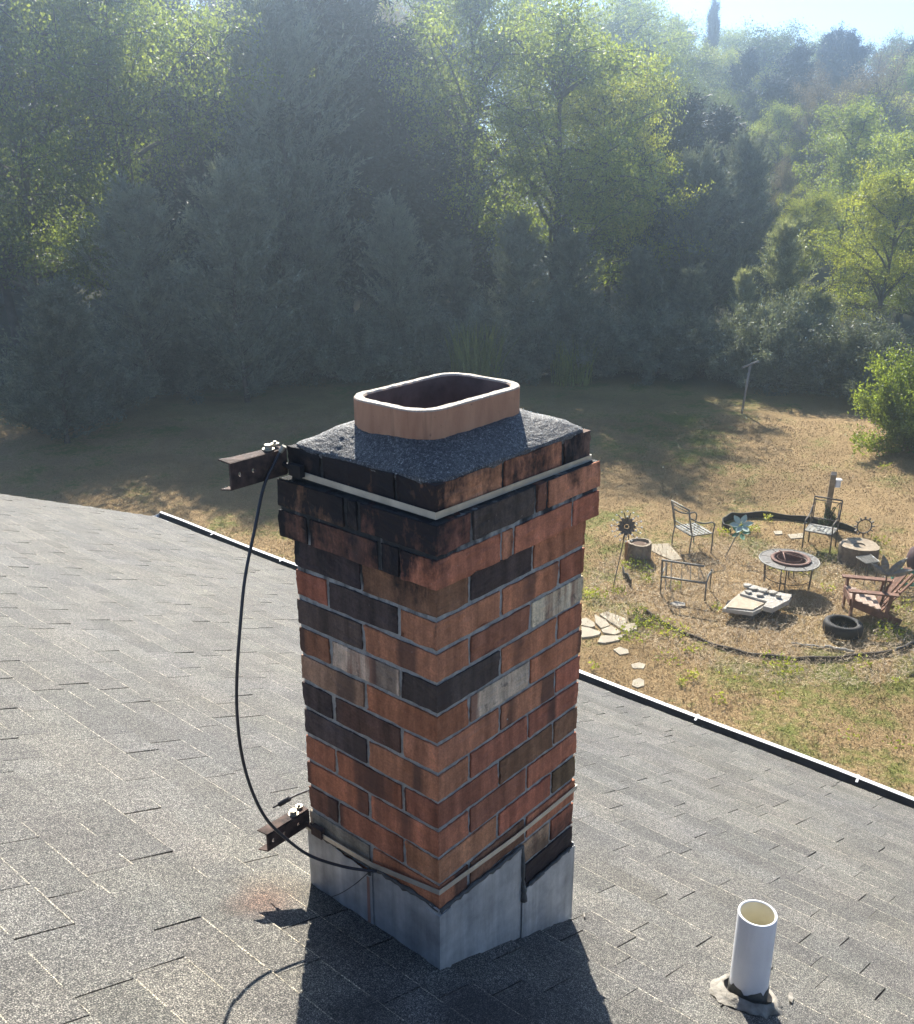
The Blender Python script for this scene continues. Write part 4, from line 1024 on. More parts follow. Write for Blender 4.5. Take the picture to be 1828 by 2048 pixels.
edging('garden_edging', [(835, 445), (800, 425), (790, 400), (815, 378), (870, 366), (1000, 362), (1150, 376), (1280, 396), (1400, 418), (1510, 450)], c4, .13, .02, M_BLACK, 'black plastic edging standing up in an arc beyond the fire circle', 'edging')
edging('garden_edging', [(370, 868), (430, 912), (500, 955), (600, 1000), (700, 1042), (820, 1080), (950, 1108), (1100, 1126), (1250, 1132), (1400, 1127), (1550, 1112), (1700, 1092)], c4, .07, .03, simple('brown_edging', (.05, .038, .03), .9), 'dark brown edging curving round the near side of the fire circle', 'edging')
edging('garden_edging', [(255, 668), (262, 690), (280, 712), (300, 735)], c4, .16, .02, M_BLACK, 'short loose curl of black edging below the hollow log', 'edging')
def stick(name, a, b, r, mat, label, cat):
    O = Vector((a.x, a.y, ZG)); m = MB(); k = [a.lerp(b, i/6)+Vector((0, 0, r+.01*math.sin(i*2))) for i in range(7)]
    m.tube([p-O for p in k], r, 8); o = m.build(name, mat, smooth=True); o.location = O; tag(o, label, cat)
stick('plastic_pipe', c4(1160, 1042), c4(1340, 1064), .018, M_WSTONE, 'thin white pipe lying in the straw inside the near edging', 'pipe')
stick('plastic_pipe', c4(1340, 1062), c4(1500, 1092), .028, M_WSTONE, 'thicker white pipe lying in front of the tyre', 'pipe')
stick('black_pipe', c4(1722, 1088), c4(1840, 1036), .035, M_BLACK, 'black pipe lying over the end of the near edging', 'pipe')
def post():
    g = at(1651, 1046); top = at(1668, 947, ZG+1.42); t = thing('wooden_post', 'leaning grey wooden post with a small box on it behind the brown patio chair', 'post', (g.x, g.y, ZG)); v = top-Vector((g.x, g.y, ZG))
    m = MB(); m.bar((0, 0, -.05), v, .11, .10); local(m.build('shaft', M_POST, bevel=.006), t)
    r = Vector((_R[0], _R[1], 0)).normalized(); p = v*.80+r*.10
    a = MB(); mt = Matrix.Translation(p) @ Matrix(((r.x, -r.y, 0, 0), (r.y, r.x, 0, 0), (0, 0, 1, 0), (0, 0, 0, 1)))
    a.box(-.05, .05, -.06, .06, -.06, .09, M=mt); a.box(-.06, .08, -.07, .07, .09, .105, M=mt); local(a.build('box', M_WHITE, bevel=.004), t)
post()
def clothes_pole():
    g = at(1483.3, 826.7); h = 2.15
    zt = top_z(1492.5, 729.6, math.hypot(g.x-CAM[0], g.y-CAM[1]))-ZG
    t = thing('clothesline_pole', 'pale metal clothesline pole with a slanting crossbar near the trees', 'pole', (g.x, g.y, ZG))
    r = Vector((_R[0], _R[1], 0)).normalized()
    top = r*.12+Vector((0, 0, zt))
    pale = simple('peeling_pale_paint', (.27, .25, .23), .7, var=.2)
    m = MB(); m.tube([(0, 0, -.05), top], .033, 10); local(m.build('shaft', pale, smooth=True), t)
    m = MB(); D = Vector((_f[0], _f[1], 0)).normalized(); m.tube([top-r*.30-D*.25+Vector((0, 0, -.03)), top+r*.30+D*.25+Vector((0, 0, .06))], .03, 8); local(m.build('crossbar', pale, smooth=True), t)
clothes_pole()
g = c6(1250, 745); t = thing('metal_gear_ornament', 'little toothed metal ring ornament beyond the sawn stump', 'garden ornament', (g.x, g.y, ZG))
m = MB(); rr = Vector((_R[0], _R[1], 0)).normalized(); cc_ = Vector((0, 0, .26)); uu = Vector((0, 0, 1))
m.tube([cc_+(rr*math.cos(a)+uu*math.sin(a))*.15 for a in np.linspace(0, 2*math.pi, 24)], .014, 6)
for a in np.linspace(0, 2*math.pi, 13)[:-1]: d = rr*math.cos(a)+uu*math.sin(a); m.bar(cc_+d*.15, cc_+d*.21, .05, .02)
local(m.build('toothed_ring', M_IRON), t); m = MB(); m.tube([(0, 0, 0), (0, 0, .12)], .01, 6); local(m.build('stake', M_IRON), t)

# ------------------------------------------------------------------ vegetation
def leaves(P, Nrm, size, asp, rs, droop=0, jitter=.4):
    # P (n,3) centres; Nrm (n,3) long axis of each leaf; returns V, F of rhombic leaves folded a little
    n = len(P); L = Nrm+rs.normal(0, jitter, (n, 3)); L[:, 2] -= droop; L /= np.linalg.norm(L, axis=1)[:, None]+1e-9
    Q = rs.normal(0, 1, (n, 3)); W_ = np.cross(L, Q); W_ /= np.linalg.norm(W_, axis=1)[:, None]+1e-9
    s = size*rs.uniform(.6, 1.3, (n, 1))
    a = P-L*s*.5; b = P+W_*s*asp*.5; c = P+L*s*.5; d = P-W_*s*asp*.5
    V = np.stack([a, b, c, d], 1).reshape(-1, 3); F = np.arange(4*n).reshape(n, 4); return V, F
def limb_pts(a, d, L, n, rs, curl=0.0):
    pts = [a]; d = d/np.linalg.norm(d)
    for i in range(n):
        d = d+rs.normal(0, .12, 3)+np.array([0, 0, curl]); d /= np.linalg.norm(d); pts.append(pts[-1]+d*L/n)
    return pts
def make_tree(kind, seed, nleaf, mats):
    """a tree 10 m tall; returns an Empty with trunk and crown"""
    rs = np.random.RandomState(seed); H = 10.0
    root = bpy.data.objects.new(kind, None); COL.objects.link(root); root.empty_display_size = .3
    tb = MB(); lean = rs.normal(0, .25, 2)
    def axis(h): return np.array([lean[0]*h/H+.12*math.sin(h*.7+seed), lean[1]*h/H+.12*math.cos(h*.6+seed), h])
    conf = kind in ('cedar', 'pine')
    tr = .15 if not conf else .13
    tops = 9.3 if conf else 8.0
    tb.tube([axis(h) for h in np.linspace(-.1, tops, 12)], [tr*(1.25 if i == 0 else 1)*(1-i/12.5) for i in range(12)], 8)
    C = []; Dn = []; W = []
    if kind == 'broadleaf':
        nb = 34
        for i in range(nb):
            h = rs.uniform(2.2, 9.0) if i < 27 else rs.uniform(8.5, 10.3); az = rs.uniform(0, 2*math.pi); el = R_(rs.uniform(15, 60))
            env = 3.3*math.sqrt(max(.05, 1-((h-5.2)/5.0)**2)); L = env*rs.uniform(.75, 1.15)
            d = np.array([math.cos(az)*math.cos(el), math.sin(az)*math.cos(el), math.sin(el)])
            pts = limb_pts(axis(h*.75), d, L, 5, rs, -.03); tb.tube(pts, [.06*(1-j/6) for j in range(6)], 5, cap=False)
            for j in range(2, 6):
                for q in range(4):
                    az2 = rs.uniform(0, 2*math.pi); d2 = np.array([math.cos(az2), math.sin(az2), rs.uniform(-.2, .6)]); tw = limb_pts(pts[j], d2, rs.uniform(.5, 1.3), 3, rs, -.06)
                    tb.tube(tw, [.016, .012, .008, .004], 3, cap=False)
                    for p in tw[1:]: C.append(p); Dn.append(d2*.3+np.array([0, 0, -.5])); W.append(.14)
    elif kind == 'budding':
        for i in range(34):
            h = rs.uniform(2.5, 9.3); az = rs.uniform(0, 2*math.pi); el = R_(rs.uniform(35, 70)); L = 2.6*rs.uniform(.6, 1.1)
            d = np.array([math.cos(az)*math.cos(el), math.sin(az)*math.cos(el), math.sin(el)])
            pts = limb_pts(axis(h*.8), d, L, 5, rs, .02); tb.tube(pts, [.05*(1-j/6) for j in range(6)], 4, cap=False)
            for j in range(1, 6):
                for q in range(4):
                    d2 = rs.normal(0, .5, 3)+np.array([0, 0, .8]); tw = limb_pts(pts[j], d2, rs.uniform(.5, 1.0), 3, rs)
                    tb.tube(tw, [.014, .010, .008, .005], 3, cap=False)
                    for p in tw: C.append(p); Dn.append(d2); W.append(.16)
    elif kind in ('cedar', 'pine'):
        nb = 150 if kind == 'cedar' else 110
        for i in range(nb):
            h = .2+9.3*rs.uniform(0, 1)**.85 if kind == 'cedar' else 1.5+8.0*rs.uniform(0, 1)**.9
            az = rs.uniform(0, 2*math.pi); env = (2.7 if kind == 'cedar' else 2.3)*(1-(h/10.4)**(1.9 if kind == 'cedar' else 1.2))+.15
            env *= .55 if h < .6 else 1
            env *= 1+.30*math.sin(2*az+h*1.1+seed)+.22*math.sin(3*az-h*2.3+seed*2)
            L = env*rs.uniform(.7, 1.2); el = R_(rs.uniform(20, 50) if kind == 'cedar' else rs.uniform(-5, 25))
            d = np.array([math.cos(az)*math.cos(el), math.sin(az)*math.cos(el), math.sin(el)])
            pts = limb_pts(axis(h), d, L, 5, rs, .05 if kind == 'cedar' else 0); tb.tube(pts, [.03*(1-j/6) for j in range(6)], 3, cap=False)
            for j in range(1, 6):
                for q in range(4):
                    d2 = d+rs.normal(0, .45, 3)+np.array([0, 0, .45 if kind == 'cedar' else .05]); d2 /= np.linalg.norm(d2)
                    Ls = rs.uniform(.35, .9)*(1.0 if kind == 'cedar' else .8)
                    for u_ in np.linspace(0, 1, 4): C.append(np.array(pts[j])+d2*Ls*u_); Dn.append(d2); W.append(.06*(1.25-u_) if kind == 'cedar' else .10)
    C = np.array(C); Dn = np.array(Dn); W = np.array(W)
    idx = rs.randint(0, len(C), nleaf)
    P = C[idx]+rs.normal(0, 1, (nleaf, 3))*W[idx][:, None]
    size = {'broadleaf': .088, 'budding': .08, 'cedar': .23, 'pine': .21}[kind]; asp = {'broadleaf': .62, 'budding': .6, 'cedar': .20, 'pine': .20}[kind]
    V, F = leaves(P, Dn[idx]/(np.linalg.norm(Dn[idx], axis=1)[:, None]+1e-9), size, asp, rs, jitter={'broadleaf': 1.1, 'budding': .8, 'cedar': .35, 'pine': .5}[kind])
    trk = tb.build('trunk', M_BARK, root, smooth=True)
    cr = quick_mesh('crown', V, F, mats, root)
    return root
def make_bush(name, seed, nleaf, mat, R, H, size=.07, asp=.55, upright=.3, arch=False):
    rs = np.random.RandomState(seed); root = bpy.data.objects.new(name, None); COL.objects.link(root); tb = MB(); C = []; Dn = []; W = []
    for i in range(70):
        az = rs.uniform(0, 2*math.pi); el = R_(rs.uniform(15, 88)); L = 1/math.sqrt((math.cos(el)/R)**2+(math.sin(el)/H)**2)*rs.uniform(.75, 1.12)
        d = np.array([math.cos(az)*math.cos(el), math.sin(az)*math.cos(el), math.sin(el)]); pts = limb_pts(np.array([0, 0, .05]), d, L, 6, rs, -.05 if arch else .02)
        for p in pts: p[2] = max(p[2], .05)
        tb.tube(pts, [.03*(1-j/7) for j in range(7)], 4, cap=False)
        for j in range(2, 7):
            for q in range(5):
                d2 = d+rs.normal(0, .6, 3)+np.array([0, 0, upright]); d2 /= np.linalg.norm(d2); Ls = rs.uniform(.2, .55)*R/2
                for u_ in (0, .4, .8): C.append(np.array(pts[j])+d2*Ls*u_); Dn.append(d2); W.append(.09*R/2)
    C = np.array(C); Dn = np.array(Dn); W = np.array(W); idx = rs.randint(0, len(C), nleaf); P = C[idx]+rs.normal(0, 1, (nleaf, 3))*W[idx][:, None]; P[:, 2] = np.maximum(P[:, 2], .02)
    V, F = leaves(P, Dn[idx], size, asp, rs, jitter=.7)
    tb.build('stems', M_BARK, root); quick_mesh('foliage', V, F, mat, root); return root

PRO = {}
def proto(key, kind, seed, n, mat): PRO[key] = [make_tree(kind, seed, n, mat), False]
proto('bl1', 'broadleaf', 1, 38000, M_LEAF_LIGHT); proto('bl2', 'broadleaf', 2, 38000, M_LEAF_LIGHT); proto('bl3', 'broadleaf', 3, 38000, M_LEAF_YEL); proto('bm1', 'broadleaf', 4, 42000, M_LEAF_MID)
proto('ce1', 'cedar', 5, 46000, M_CEDAR); proto('ce2', 'cedar', 6, 46000, M_CEDAR)
proto('pi1', 'pine', 7, 52000, M_PINE); proto('pi2', 'pine', 8, 52000, M_PINE)
proto('bu1', 'budding', 9, 26000, M_BUD); proto('si1', 'cedar', 10, 34000, M_SILVER)
NAMES = {'bl': 'leafy_tree', 'bm': 'leafy_tree', 'ce': 'cedar_tree', 'pi': 'conifer_tree', 'bu': 'budding_tree', 'si': 'silver_leaved_tree'}
CATS = {'bl': 'tree', 'bm': 'tree', 'ce': 'cedar', 'pi': 'conifer', 'bu': 'tree', 'si': 'tree'}
def tree(key, u, D, v_top, wide, label, group, rz=None, z0=None):
    p = far(u, D); gz = ground_z(p.x, p.y) if z0 is None else z0; h = top_z(u, v_top-18, D)-gz; s = h/9.8
    src, used = PRO[key]; rz = (u*.37+D) % 6.28 if rz is None else rz
    loc = (p.x, p.y, gz-.05)
    if not used:
        o = src; PRO[key][1] = True; o.name = NAMES[key[:2]]; o.location = loc; o.rotation_euler = (0, 0, rz); o.scale = (s*wide, s*wide, s); o['label'] = label; o['group'] = group
    else: o = copy_thing(src, loc, rz, (s*wide, s*wide, s), label, group); o.name = NAMES[key[:2]]
    o['category'] = CATS[key[:2]]
    return o
GN, GD, GF = 'trees along the edge of the yard', 'dark conifers behind the first row', 'trees of the far wooded slope'
# --- front row, from one end of the yard to the other
tree('ce1', 60, 28.5, 590, 1.30, 'grey-green cedar furthest towards the gutter end of the roof, low and bushy', GN)
tree('ce2', 255, 33.5, 400, 1.15, 'grey-green cedar with two leading tips, in front of the tall pale-leaved tree', GN)
tree('ce1', 455, 32.0, 355, 1.05, 'tall pointed grey-green cedar whose boughs reach out over the lawn', GN, rz=2.1)
tree('ce2', 620, 36, 470, 1.1, 'dull cedar in deep shade above the upper end of the chimney flue', GN, rz=.7)
tree('ce1', 790, 35.5, 425, 1.0, 'shaded cedar with upright feathery tips straight above the flue', GN, rz=4.0)
tree('ce2', 905, 37, 500, 1.0, 'low shaded cedar behind the clump of pale reeds', GN, rz=2.9)
tree('ce1', 1040, 36, 455, .95, 'feathery cedar at the foot of the large bright-leaved tree', GN, rz=5.2)
tree('ce2', 1150, 36.5, 490, 1.15, 'wide low cedar between the bright-leaved tree and the clothesline pole', GN, rz=1.5)
tree('ce1', 1300, 38, 520, 1.0, 'slim cedar with upswept boughs above the dappled lawn', GN, rz=3.3)
tree('ce2', 1410, 37.5, 560, 1.1, 'low cedar with drooping sprays just behind the clothesline pole', GN, rz=0.3)
# --- tall trees behind the cedars
tree('bl1', 235, 37.5, -250, .85, 'tall hanging pale green tree with a forked dark trunk behind the two-tipped cedar', GN, rz=1.0)
tree('bm1', 30, 38, -220, .9, 'tall dark leafy tree behind the lowest bushy cedar', GN)
tree('pi1', 410, 41, 60, 1.1, 'tall dark conifer in haze beside the forked pale green tree', GD)
tree('ce2', 560, 38.5, 20, .95, 'tall hazy cedar with a brownish ragged outline under the bright glare', GD, rz=1.9)
tree('pi2', 690, 44, 60, 1.25, 'broad dark conifer filling the deep shade above the flue', GD)
tree('pi1', 830, 43, 100, 1.15, 'dark conifer in the shade beside the large bright-leaved tree', GD, rz=2.2)
tree('pi2', 500, 47, 20, 1.2, 'dark hazy conifer between the forked tree and the ragged cedar', GD, rz=3.9)
tree('bl2', 620, 47, -200, .9, 'pale leafy tree whose hanging leaves catch the glare at the top', GN, rz=.4)
tree('pi1', 655, 41, -150, 1.0, 'very tall dark conifer veiled by the glare at the top of the wood', GD, rz=3.5)
tree('pi2', 765, 42.5, -120, .95, 'tall dark conifer straight above the flue in the glare', GD, rz=0.4)
tree('bl1', 930, 43, -170, .85, 'thin leafy tree with two dark upright trunks beside the deep shade', GN, rz=5.5)
tree('bl2', 1110, 39, -90, .92, 'large bright-leaved tree glowing in the sun above the far corner of the chimney', GN, rz=2.4)
tree('bl3', 1225, 42, 50, .75, 'bright tree with yellow-green branch tips at the edge of the dark conifers', GN, rz=1.3)
tree('bm1', 1275, 48, 60, .6, 'green leafy tree behind the yellow-tipped one', GN, rz=4.4)
tree('pi1', 940, 47, 190, 1.1, 'dark conifer behind the two upright trunks', GD, rz=1.1)
tree('pi2', 1290, 46, 240, 1.1, 'dark conifer hidden partly by the large bright-leaved tree', GD, rz=2.0)
tree('pi1', 90, 48, 60, 1.2, 'dark conifer behind the forked pale green tree', GD, rz=.9)
tree('pi2', -30, 43, 0, 1.2, 'dark conifer at the very edge of the wood beyond the gutter end', GD, rz=5.9)
tree('pi2', 300, 50, 0, 1.2, 'dark conifer deep in the wood behind the tallest cedar', GD, rz=4.9)
tree('pi1', 760, 52, 130, 1.2, 'dark conifer deep in the wood above the flue', GD, rz=3.0)
# --- right part: dark conifers, silver tree, bright trees
tree('pi1', 1360, 47, 205, 1.15, 'dark shaggy conifer next to the bright-leaved tree', GD, rz=.2)
tree('pi2', 1450, 50, 235, 1.15, 'dark conifer in front of the dry-looking budding trees', GD, rz=1.2)
tree('ce1', 1500, 46, 300, .85, 'dark cedar with a pale outline beside the rounded light green tree', GD, rz=2.6)
tree('ce2', 1400, 43, 330, 1.0, 'shaded cedar low in front of the dark conifers', GD, rz=5.0)
tree('si1', 1600, 38.5, 465, .95, 'silvery green bushy tree behind the clothesline pole, glittering in the sun', GN)
tree('si1', 1520, 37.5, 560, .85, 'smaller silvery tree leaning towards the clothesline pole', GN, rz=2.5)
tree('si1', 1690, 37, 610, 1.3, 'low spreading silvery tree under the bright yellow-green tree', GN, rz=.8)
tree('bl3', 1800, 39, 280, .85, 'bright yellow-green tree with layered boughs above the round bush', GN, rz=3.7)
tree('bl3', 1625, 48, 350, .72, 'yellow-green tree standing over the silvery tree', GN, rz=5.1)
tree('bl1', 1700, 56, 165, .95, 'rounded light green tree with a dense dome, beyond the yellow-green trees', GN, rz=.6)
tree('bl2', 1850, 50, 200, 1.0, 'light green tree behind the layered yellow-green one at the picture side', GN, rz=3.2)
tree('bm1', 1880, 42, 330, 1.0, 'green tree just outside behind the round bush', GN, rz=2.0)
# --- far slope: several depths of crowns, top line seen against the sky
rf = random.Random(21)
farkeys = ['bl1', 'bl2', 'bm1', 'pi1', 'bu1', 'bl3', 'bu1', 'pi2']
singles = [('pi1', 1402, 96, 14, .30, 'lone thin conifer whose tip stands up above the skyline'),
           ('pi2', 1672, 88, 88, .75, 'small rounded dark pine on the skyline'),
           ('pi1', 1830, 84, 78, .9, 'dark pine on the skyline at the side of the picture'),
           ('pi2', 1480, 74, 120, .7, 'dark conifer with a bare lower trunk on the far slope'),
           ('pi1', 1570, 78, 105, .85, 'dark conifer between two pale trees on the far slope'),
           ('bm1', 1345, 80, 45, .95, 'wide greyish tree just beneath the lone thin conifer'),
           ('bu1', 1640, 66, 120, .95, 'pinkish-grey budding tree on the far slope beyond the rounded light green tree'),
           ('bu1', 1735, 70, 80, 1.0, 'tall pale budding tree on the skyline'),
           ('bl1', 1545, 90, 55, .8, 'pale green tree breaking the skyline'),
           ('bl3', 1440, 86, 60, .8, 'yellow-green tree on the skyline near the lone conifer'),
           ('bl2', 1800, 80, 85, .85, 'light tree on the skyline above the dome-shaped tree'),
           ('bu1', 1480, 62, 235, .95, 'dry-looking budding tree behind the dark conifers'),
           ('bl1', 1560, 66, 180, .7, 'pale tree in a gap of the budding trees'),
           ('bu1', 1570, 58, 300, .7, 'small budding tree beside the rounded light green tree'),
           ('bm1', 1420, 66, 160, .8, 'grey-green tree above the dark shaggy conifer'),
           ('bl2', 1290, 70, 30, .8, 'light tree seen over the yellow-tipped tree'),
           ('bu1', 1230, 84, 10, .8, 'bare-looking tree top against the sky over the bright-leaved tree'),
           ('pi2', 1240, 60, 130, .9, 'dark conifer behind the yellow-tipped tree')]
for key, u, D, v, wd, lb in singles: tree(key, u, D, v, wd, lb, GF)
k = 0
for D in (58, 72, 90, 104):
    for u in range(-150, 2050, 150):
        uu_ = u+rf.uniform(-50, 50)
        if 1250 < uu_: vt = {58: 330, 72: 130, 90: 50, 104: 18}[D]+rf.uniform(-18, 14)+max(0, uu_-1400)*.07*(D > 80)-(22 if D == 90 else 0)
        else: vt = -70+rf.uniform(-70, 50)+max(0, uu_-950)*.12
        if uu_ > 950 and D == 58: continue
        if farkeys[k % len(farkeys)][:2] == 'pi': vt += 38
        if D == 104 and uu_ < 1200: continue
        key = farkeys[k % len(farkeys)]; k += 1
        tree(key, uu_, D, vt, rf.uniform(.8, 1.1), 'crown among the mixed trees of the far wooded slope', GF, rz=rf.uniform(0, 6))

# bushes
b1 = make_bush('round_bush', 3, 50000, M_BUSH, 1.95, 2.7, .085, .55, .35)
p = at(1790, 900); b1.scale = (.93, .93, .95); b1.location = (p.x+.35, p.y-.4, ZG); tag(b1, 'round bright green bush at the edge of the dry lawn', 'bush')
b2 = make_bush('undergrowth_shrub', 4, 30000, M_CEDAR, 1.6, 2.0, .11, .3, .5)
used = False
UG = 'low shrubs filling the foot of the wood'
for i, (u, D, s, lb) in enumerate(((20, 30, 1.1, 'low shrub at the foot of the bushiest cedar'), (150, 31, 1.0, 'low shrub between the two cedars nearest the gutter end'), (330, 33.5, 1.0, 'low dark shrub under the two-tipped cedar'), (500, 34, 1.1, 'low dark shrub under the tall pointed cedar'),
                               (640, 35, 1.2, 'low shrub in shade behind the upper bracket'), (740, 35, 1.3, 'low shrub directly behind the flue'), (850, 35.5, 1.2, 'low shrub at the foot of the pale reeds'), (960, 35, 1.2, 'low shrub beside the pale reeds'), (1060, 35.2, 1.2, 'low shrub behind the far edge of the chimney crown'),
                               (1150, 35.5, 1.1, 'low shrub above the dappled part of the lawn'), (1240, 35.8, 1.2, 'shrub leaning over the shaded lawn'), (1340, 36, 1.2, 'shrub in the shade just before the clothesline pole'), (1430, 36, 1.0, 'shrub touching the clothesline pole from behind'), (1530, 35.5, 1.1, 'shrub under the smaller silvery tree'),
                               (1620, 35, 1.2, 'shrub under the glittering silvery tree'), (1700, 34.5, 1.2, 'shrub in dark shade beside the round bright bush'), (1780, 34, 1.3, 'shrub hidden behind the round bright bush'))):
    p = far(u, D); loc = (p.x, p.y, ZG)
    if not used: o = b2; used = True; o.location = loc; o.scale = (s, s, s); o['label'] = lb; o['group'] = UG; o['category'] = 'shrub'
    else: o = copy_thing(b2, loc, i*1.3, (s, s, s*(.8+.08*(i % 5))), lb, UG)
    o.name = 'undergrowth_shrub'
# reed clump
def reeds(name, base, n, h, spread, mat, label, seed, w_=.03):
    rs = np.random.RandomState(seed); V = []; F = []
    for i in range(n):
        a = rs.uniform(0, 6.28); r = spread*math.sqrt(rs.uniform()); x, y = r*math.cos(a), r*math.sin(a); hh = h*rs.uniform(.6, 1.1); lx, ly = rs.normal(0, .16, 2)*hh+np.array([x, y])*.25
        t = rs.uniform(0, 3.14); wx, wy = math.cos(t)*w_, math.sin(t)*w_; k_ = len(V)
        for q in (0, .5, .85): ww = 1-q*.8; V += [(x+lx*q*q-wx*ww, y+ly*q*q-wy*ww, hh*q), (x+lx*q*q+wx*ww, y+ly*q*q+wy*ww, hh*q)]
        V += [(x+lx, y+ly, hh)]; V += [(x+lx, y+ly, hh)]
        F += [(k_, k_+1, k_+3, k_+2), (k_+2, k_+3, k_+5, k_+4), (k_+4, k_+5, k_+7, k_+6)]
    o = quick_mesh(name, np.array(V), np.array(F), mat); o.location = base; return tag(o, label, 'plant')
p = far(955, 33.6); reeds('reed_clump', (p.x, p.y, ZG), 260, 2.2, .8, M_REED, 'clump of tall pale green reeds at the foot of the wood above the flue', 1)
p = far(1160, 34.2); reeds('reed_clump', (p.x, p.y, ZG), 120, 1.6, .7, M_REED, 'thin clump of reeds at the edge of the shaded lawn', 2)
# little cypress at the post
cyp = make_bush('young_cypress', 12, 5000, simple('cypress_green', (.06, .10, .035), .8), .16, .55, .05, .25, .9)
p = at(1653, 1062); cyp.location = (p.x, p.y, ZG); tag(cyp, 'small dark green cypress sapling at the foot of the leaning post', 'shrub')

# lawn blades, taller weeds
def blades():
    rs = np.random.RandomState(77); n = 230000
    az = np.radians(rs.uniform(12, 68, n)); d = 9.5+ (rs.uniform(0, 1, n)**1.2)*21
    x = CAM[0]+np.cos(az)*d; y = CAM[1]+np.sin(az)*d
    tuft = np.sin(x*2.1+np.sin(y*1.7)*2)*np.sin(y*2.3+np.sin(x*1.3)*2)
    keep = (x > 4.6); x, y, d, tuft = x[keep], y[keep], d[keep], tuft[keep]; n = len(x)
    h = rs.uniform(.018, .052, n)*(1+.5*np.clip(tuft, 0, 1)); a = rs.uniform(0, 6.28, n); w_ = .004+d*.0003
    # lying straw and standing blades
    lx = rs.normal(0, 1.1, n)*h; ly = rs.normal(0, 1.1, n)*h
    z = np.full(n, ZG-.01)+.03*np.sin(x*.9+1)*np.cos(y*.7)
    V = np.stack([np.stack([x-np.cos(a)*w_, y-np.sin(a)*w_, z], 1), np.stack([x+np.cos(a)*w_, y+np.sin(a)*w_, z], 1), np.stack([x+lx, y+ly, z+h], 1)], 1).reshape(-1, 3)
    o = quick_mesh('lawn_grass', V, np.arange(3*n).reshape(n, 3), M_BLADE); tag(o, 'short dry straw-coloured grass of the lawn with greener tufts', 'grass', kind='stuff')
blades()
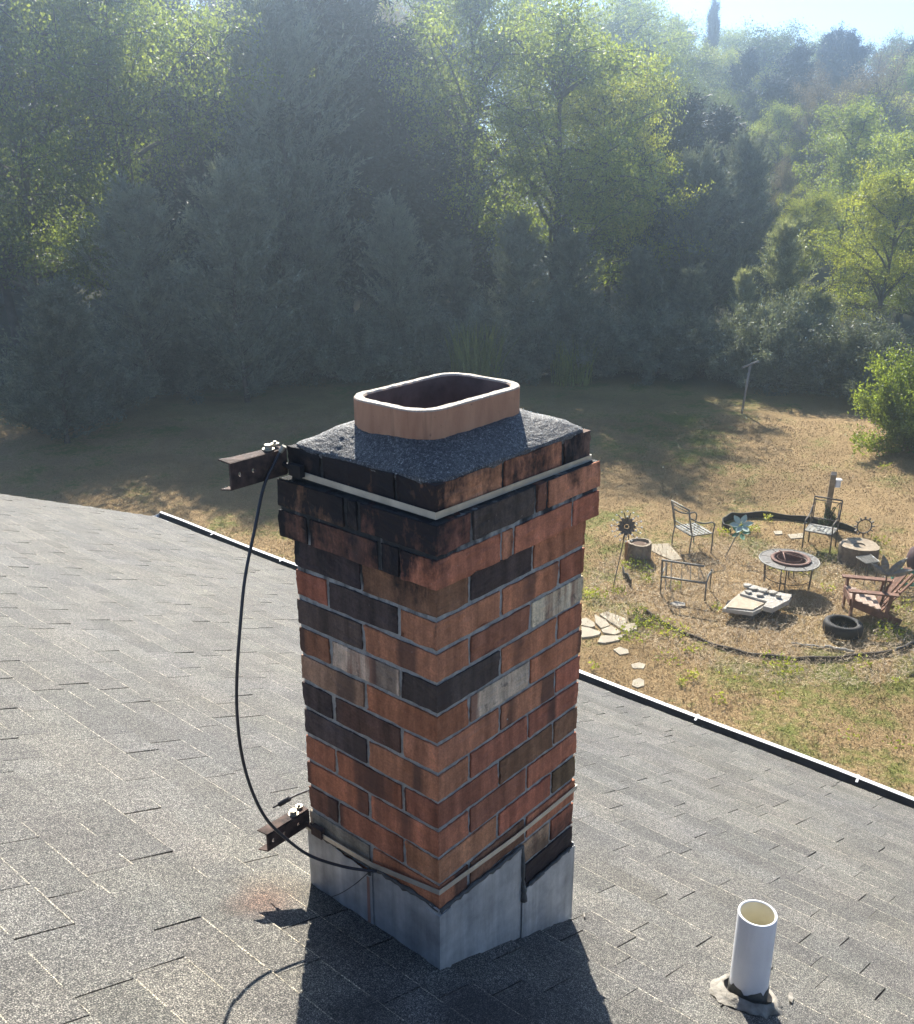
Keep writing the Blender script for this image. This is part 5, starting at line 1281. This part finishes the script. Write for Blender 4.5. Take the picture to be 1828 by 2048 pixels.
def weeds():
    rs = np.random.RandomState(5); V = []; F = []
    spots = [(c4, 330, 890, .18, 30), (c4, 420, 960, .35, 60), (c4, 520, 985, .3, 50), (c4, 380, 940, .25, 40), (c4, 300, 1020, .3, 40), (c4, 1035, 385, .12, 20), (c4, 1075, 855, .16, 25), (c4, 860, 880, .12, 16), (c4, 770, 870, .12, 14),
             (c4, 60, 790, .25, 40), (c4, 130, 800, .2, 30), (c4, 230, 775, .15, 25), (c4, 380, 665, .15, 20), (c4, 385, 715, .15, 20), (c4, 540, 745, .12, 14), (c4, 1090, 1165, .3, 40), (c4, 1130, 1190, .25, 30), (c4, 1540, 1160, .15, 16),
             (c4, 900, 440, .2, 40), (c4, 940, 440, .2, 40), (c4, 800, 460, .15, 20), (c4, 1700, 990, .3, 40), (c4, 1760, 860, .3, 50), (c4, 1640, 1030, .12, 12), (c4, 1360, 760, .15, 20), (c4, 640, 1080, .2, 20), (c4, 1240, 640, .2, 20), (c4, 1640, 500, .2, 30), (c4, 1590, 560, .2, 30), (c4, 1670, 105, .2, 20), (c4, 300, 640, .25, 50), (c4, 340, 620, .2, 40), (c4, 1110, 640, .35, 60), (c4, 1180, 650, .3, 50), (c4, 500, 1140, .3, 20)]
    for k_ in range(18):
        spots.append((c4, rs.uniform(50, 1800), rs.uniform(1120, 1900), rs.uniform(.08, .25), int(rs.uniform(5, 20))))
    for f, x, y, r, n in spots:
        p = f(x, y)
        if p.x < 4.6: continue
        for i in range(int(n*2.6)):
            a = rs.uniform(0, 6.28); q = r*math.sqrt(rs.uniform()); c = np.array([p.x+q*math.cos(a), p.y+q*math.sin(a), ZG+rs.uniform(.03, .16)])
            L = rs.normal(0, 1, 3); L /= np.linalg.norm(L); W_ = np.cross(L, rs.normal(0, 1, 3)); W_ /= np.linalg.norm(W_); s = rs.uniform(.015, .035); k2 = len(V)
            V += [c-L*s, c+W_*s*.5, c+L*s, c-W_*s*.5]; F.append((k2, k2+1, k2+2, k2+3))
    o = quick_mesh('lawn_weeds', np.array(V), np.array(F), M_LEAF_YEL); tag(o, 'bright yellow-green weeds scattered through the dry lawn', 'weeds', kind='stuff')
weeds()
def straw():
    rs = np.random.RandomState(15); n = 15000; c = c4(1000, 820); t = rs.uniform(0, 6.28, n); r = 2.9*np.sqrt(rs.uniform(0, 1, n))
    x = c.x+r*np.cos(t); y = c.y+1.2*r*np.sin(t)*.9; a = rs.uniform(0, 6.28, n); L = rs.uniform(.05, .16, n); z = ZG+rs.uniform(.01, .07, n); w_ = .004
    up = np.where(rs.uniform(0, 1, n) < .12, rs.uniform(.08, .24, n), rs.uniform(-.02, .08, n))
    V = np.stack([np.stack([x-np.sin(a)*w_, y+np.cos(a)*w_, z], 1), np.stack([x+np.sin(a)*w_, y-np.cos(a)*w_, z], 1), np.stack([x+np.cos(a)*L, y+np.sin(a)*L, z+up], 1)], 1).reshape(-1, 3)
    o = quick_mesh('dry_straw', V, np.arange(3*n).reshape(n, 3), simple('straw', (.46, .36, .24), .9, var=.3, scale=3)); tag(o, 'dead straw and stalks strewn inside the fire circle', 'straw', kind='stuff')
straw()

# ------------------------------------------------------------------ haze: one closed box of scattering air, added to stand in for lens glare
hz = bpy.data.meshes.new('haze'); bm = bmesh.new(); bmesh.ops.create_cube(bm, size=1); bm.to_mesh(hz); bm.free()
ho = bpy.data.objects.new('haze', hz); COL.objects.link(ho); ho['kind'] = 'stuff'
ho.scale = (760, 760, 26.2); ho.location = (50, 50, 5.45)   # bottom a metre under the yard
hm = bpy.data.materials.new('lens_glare_volume'); hm.use_nodes = True; ht = hm.node_tree; ht.nodes.remove(ht.nodes['Principled BSDF'])
pv = ht.nodes.new('ShaderNodeVolumePrincipled'); pv.inputs['Color'].default_value = (.66, .83, 1.0, 1); pv.inputs['Density'].default_value = .0045; pv.inputs['Anisotropy'].default_value = .89
ht.links.new(pv.outputs[0], ht.nodes['Material Output'].inputs['Volume']); hz.materials.append(hm)
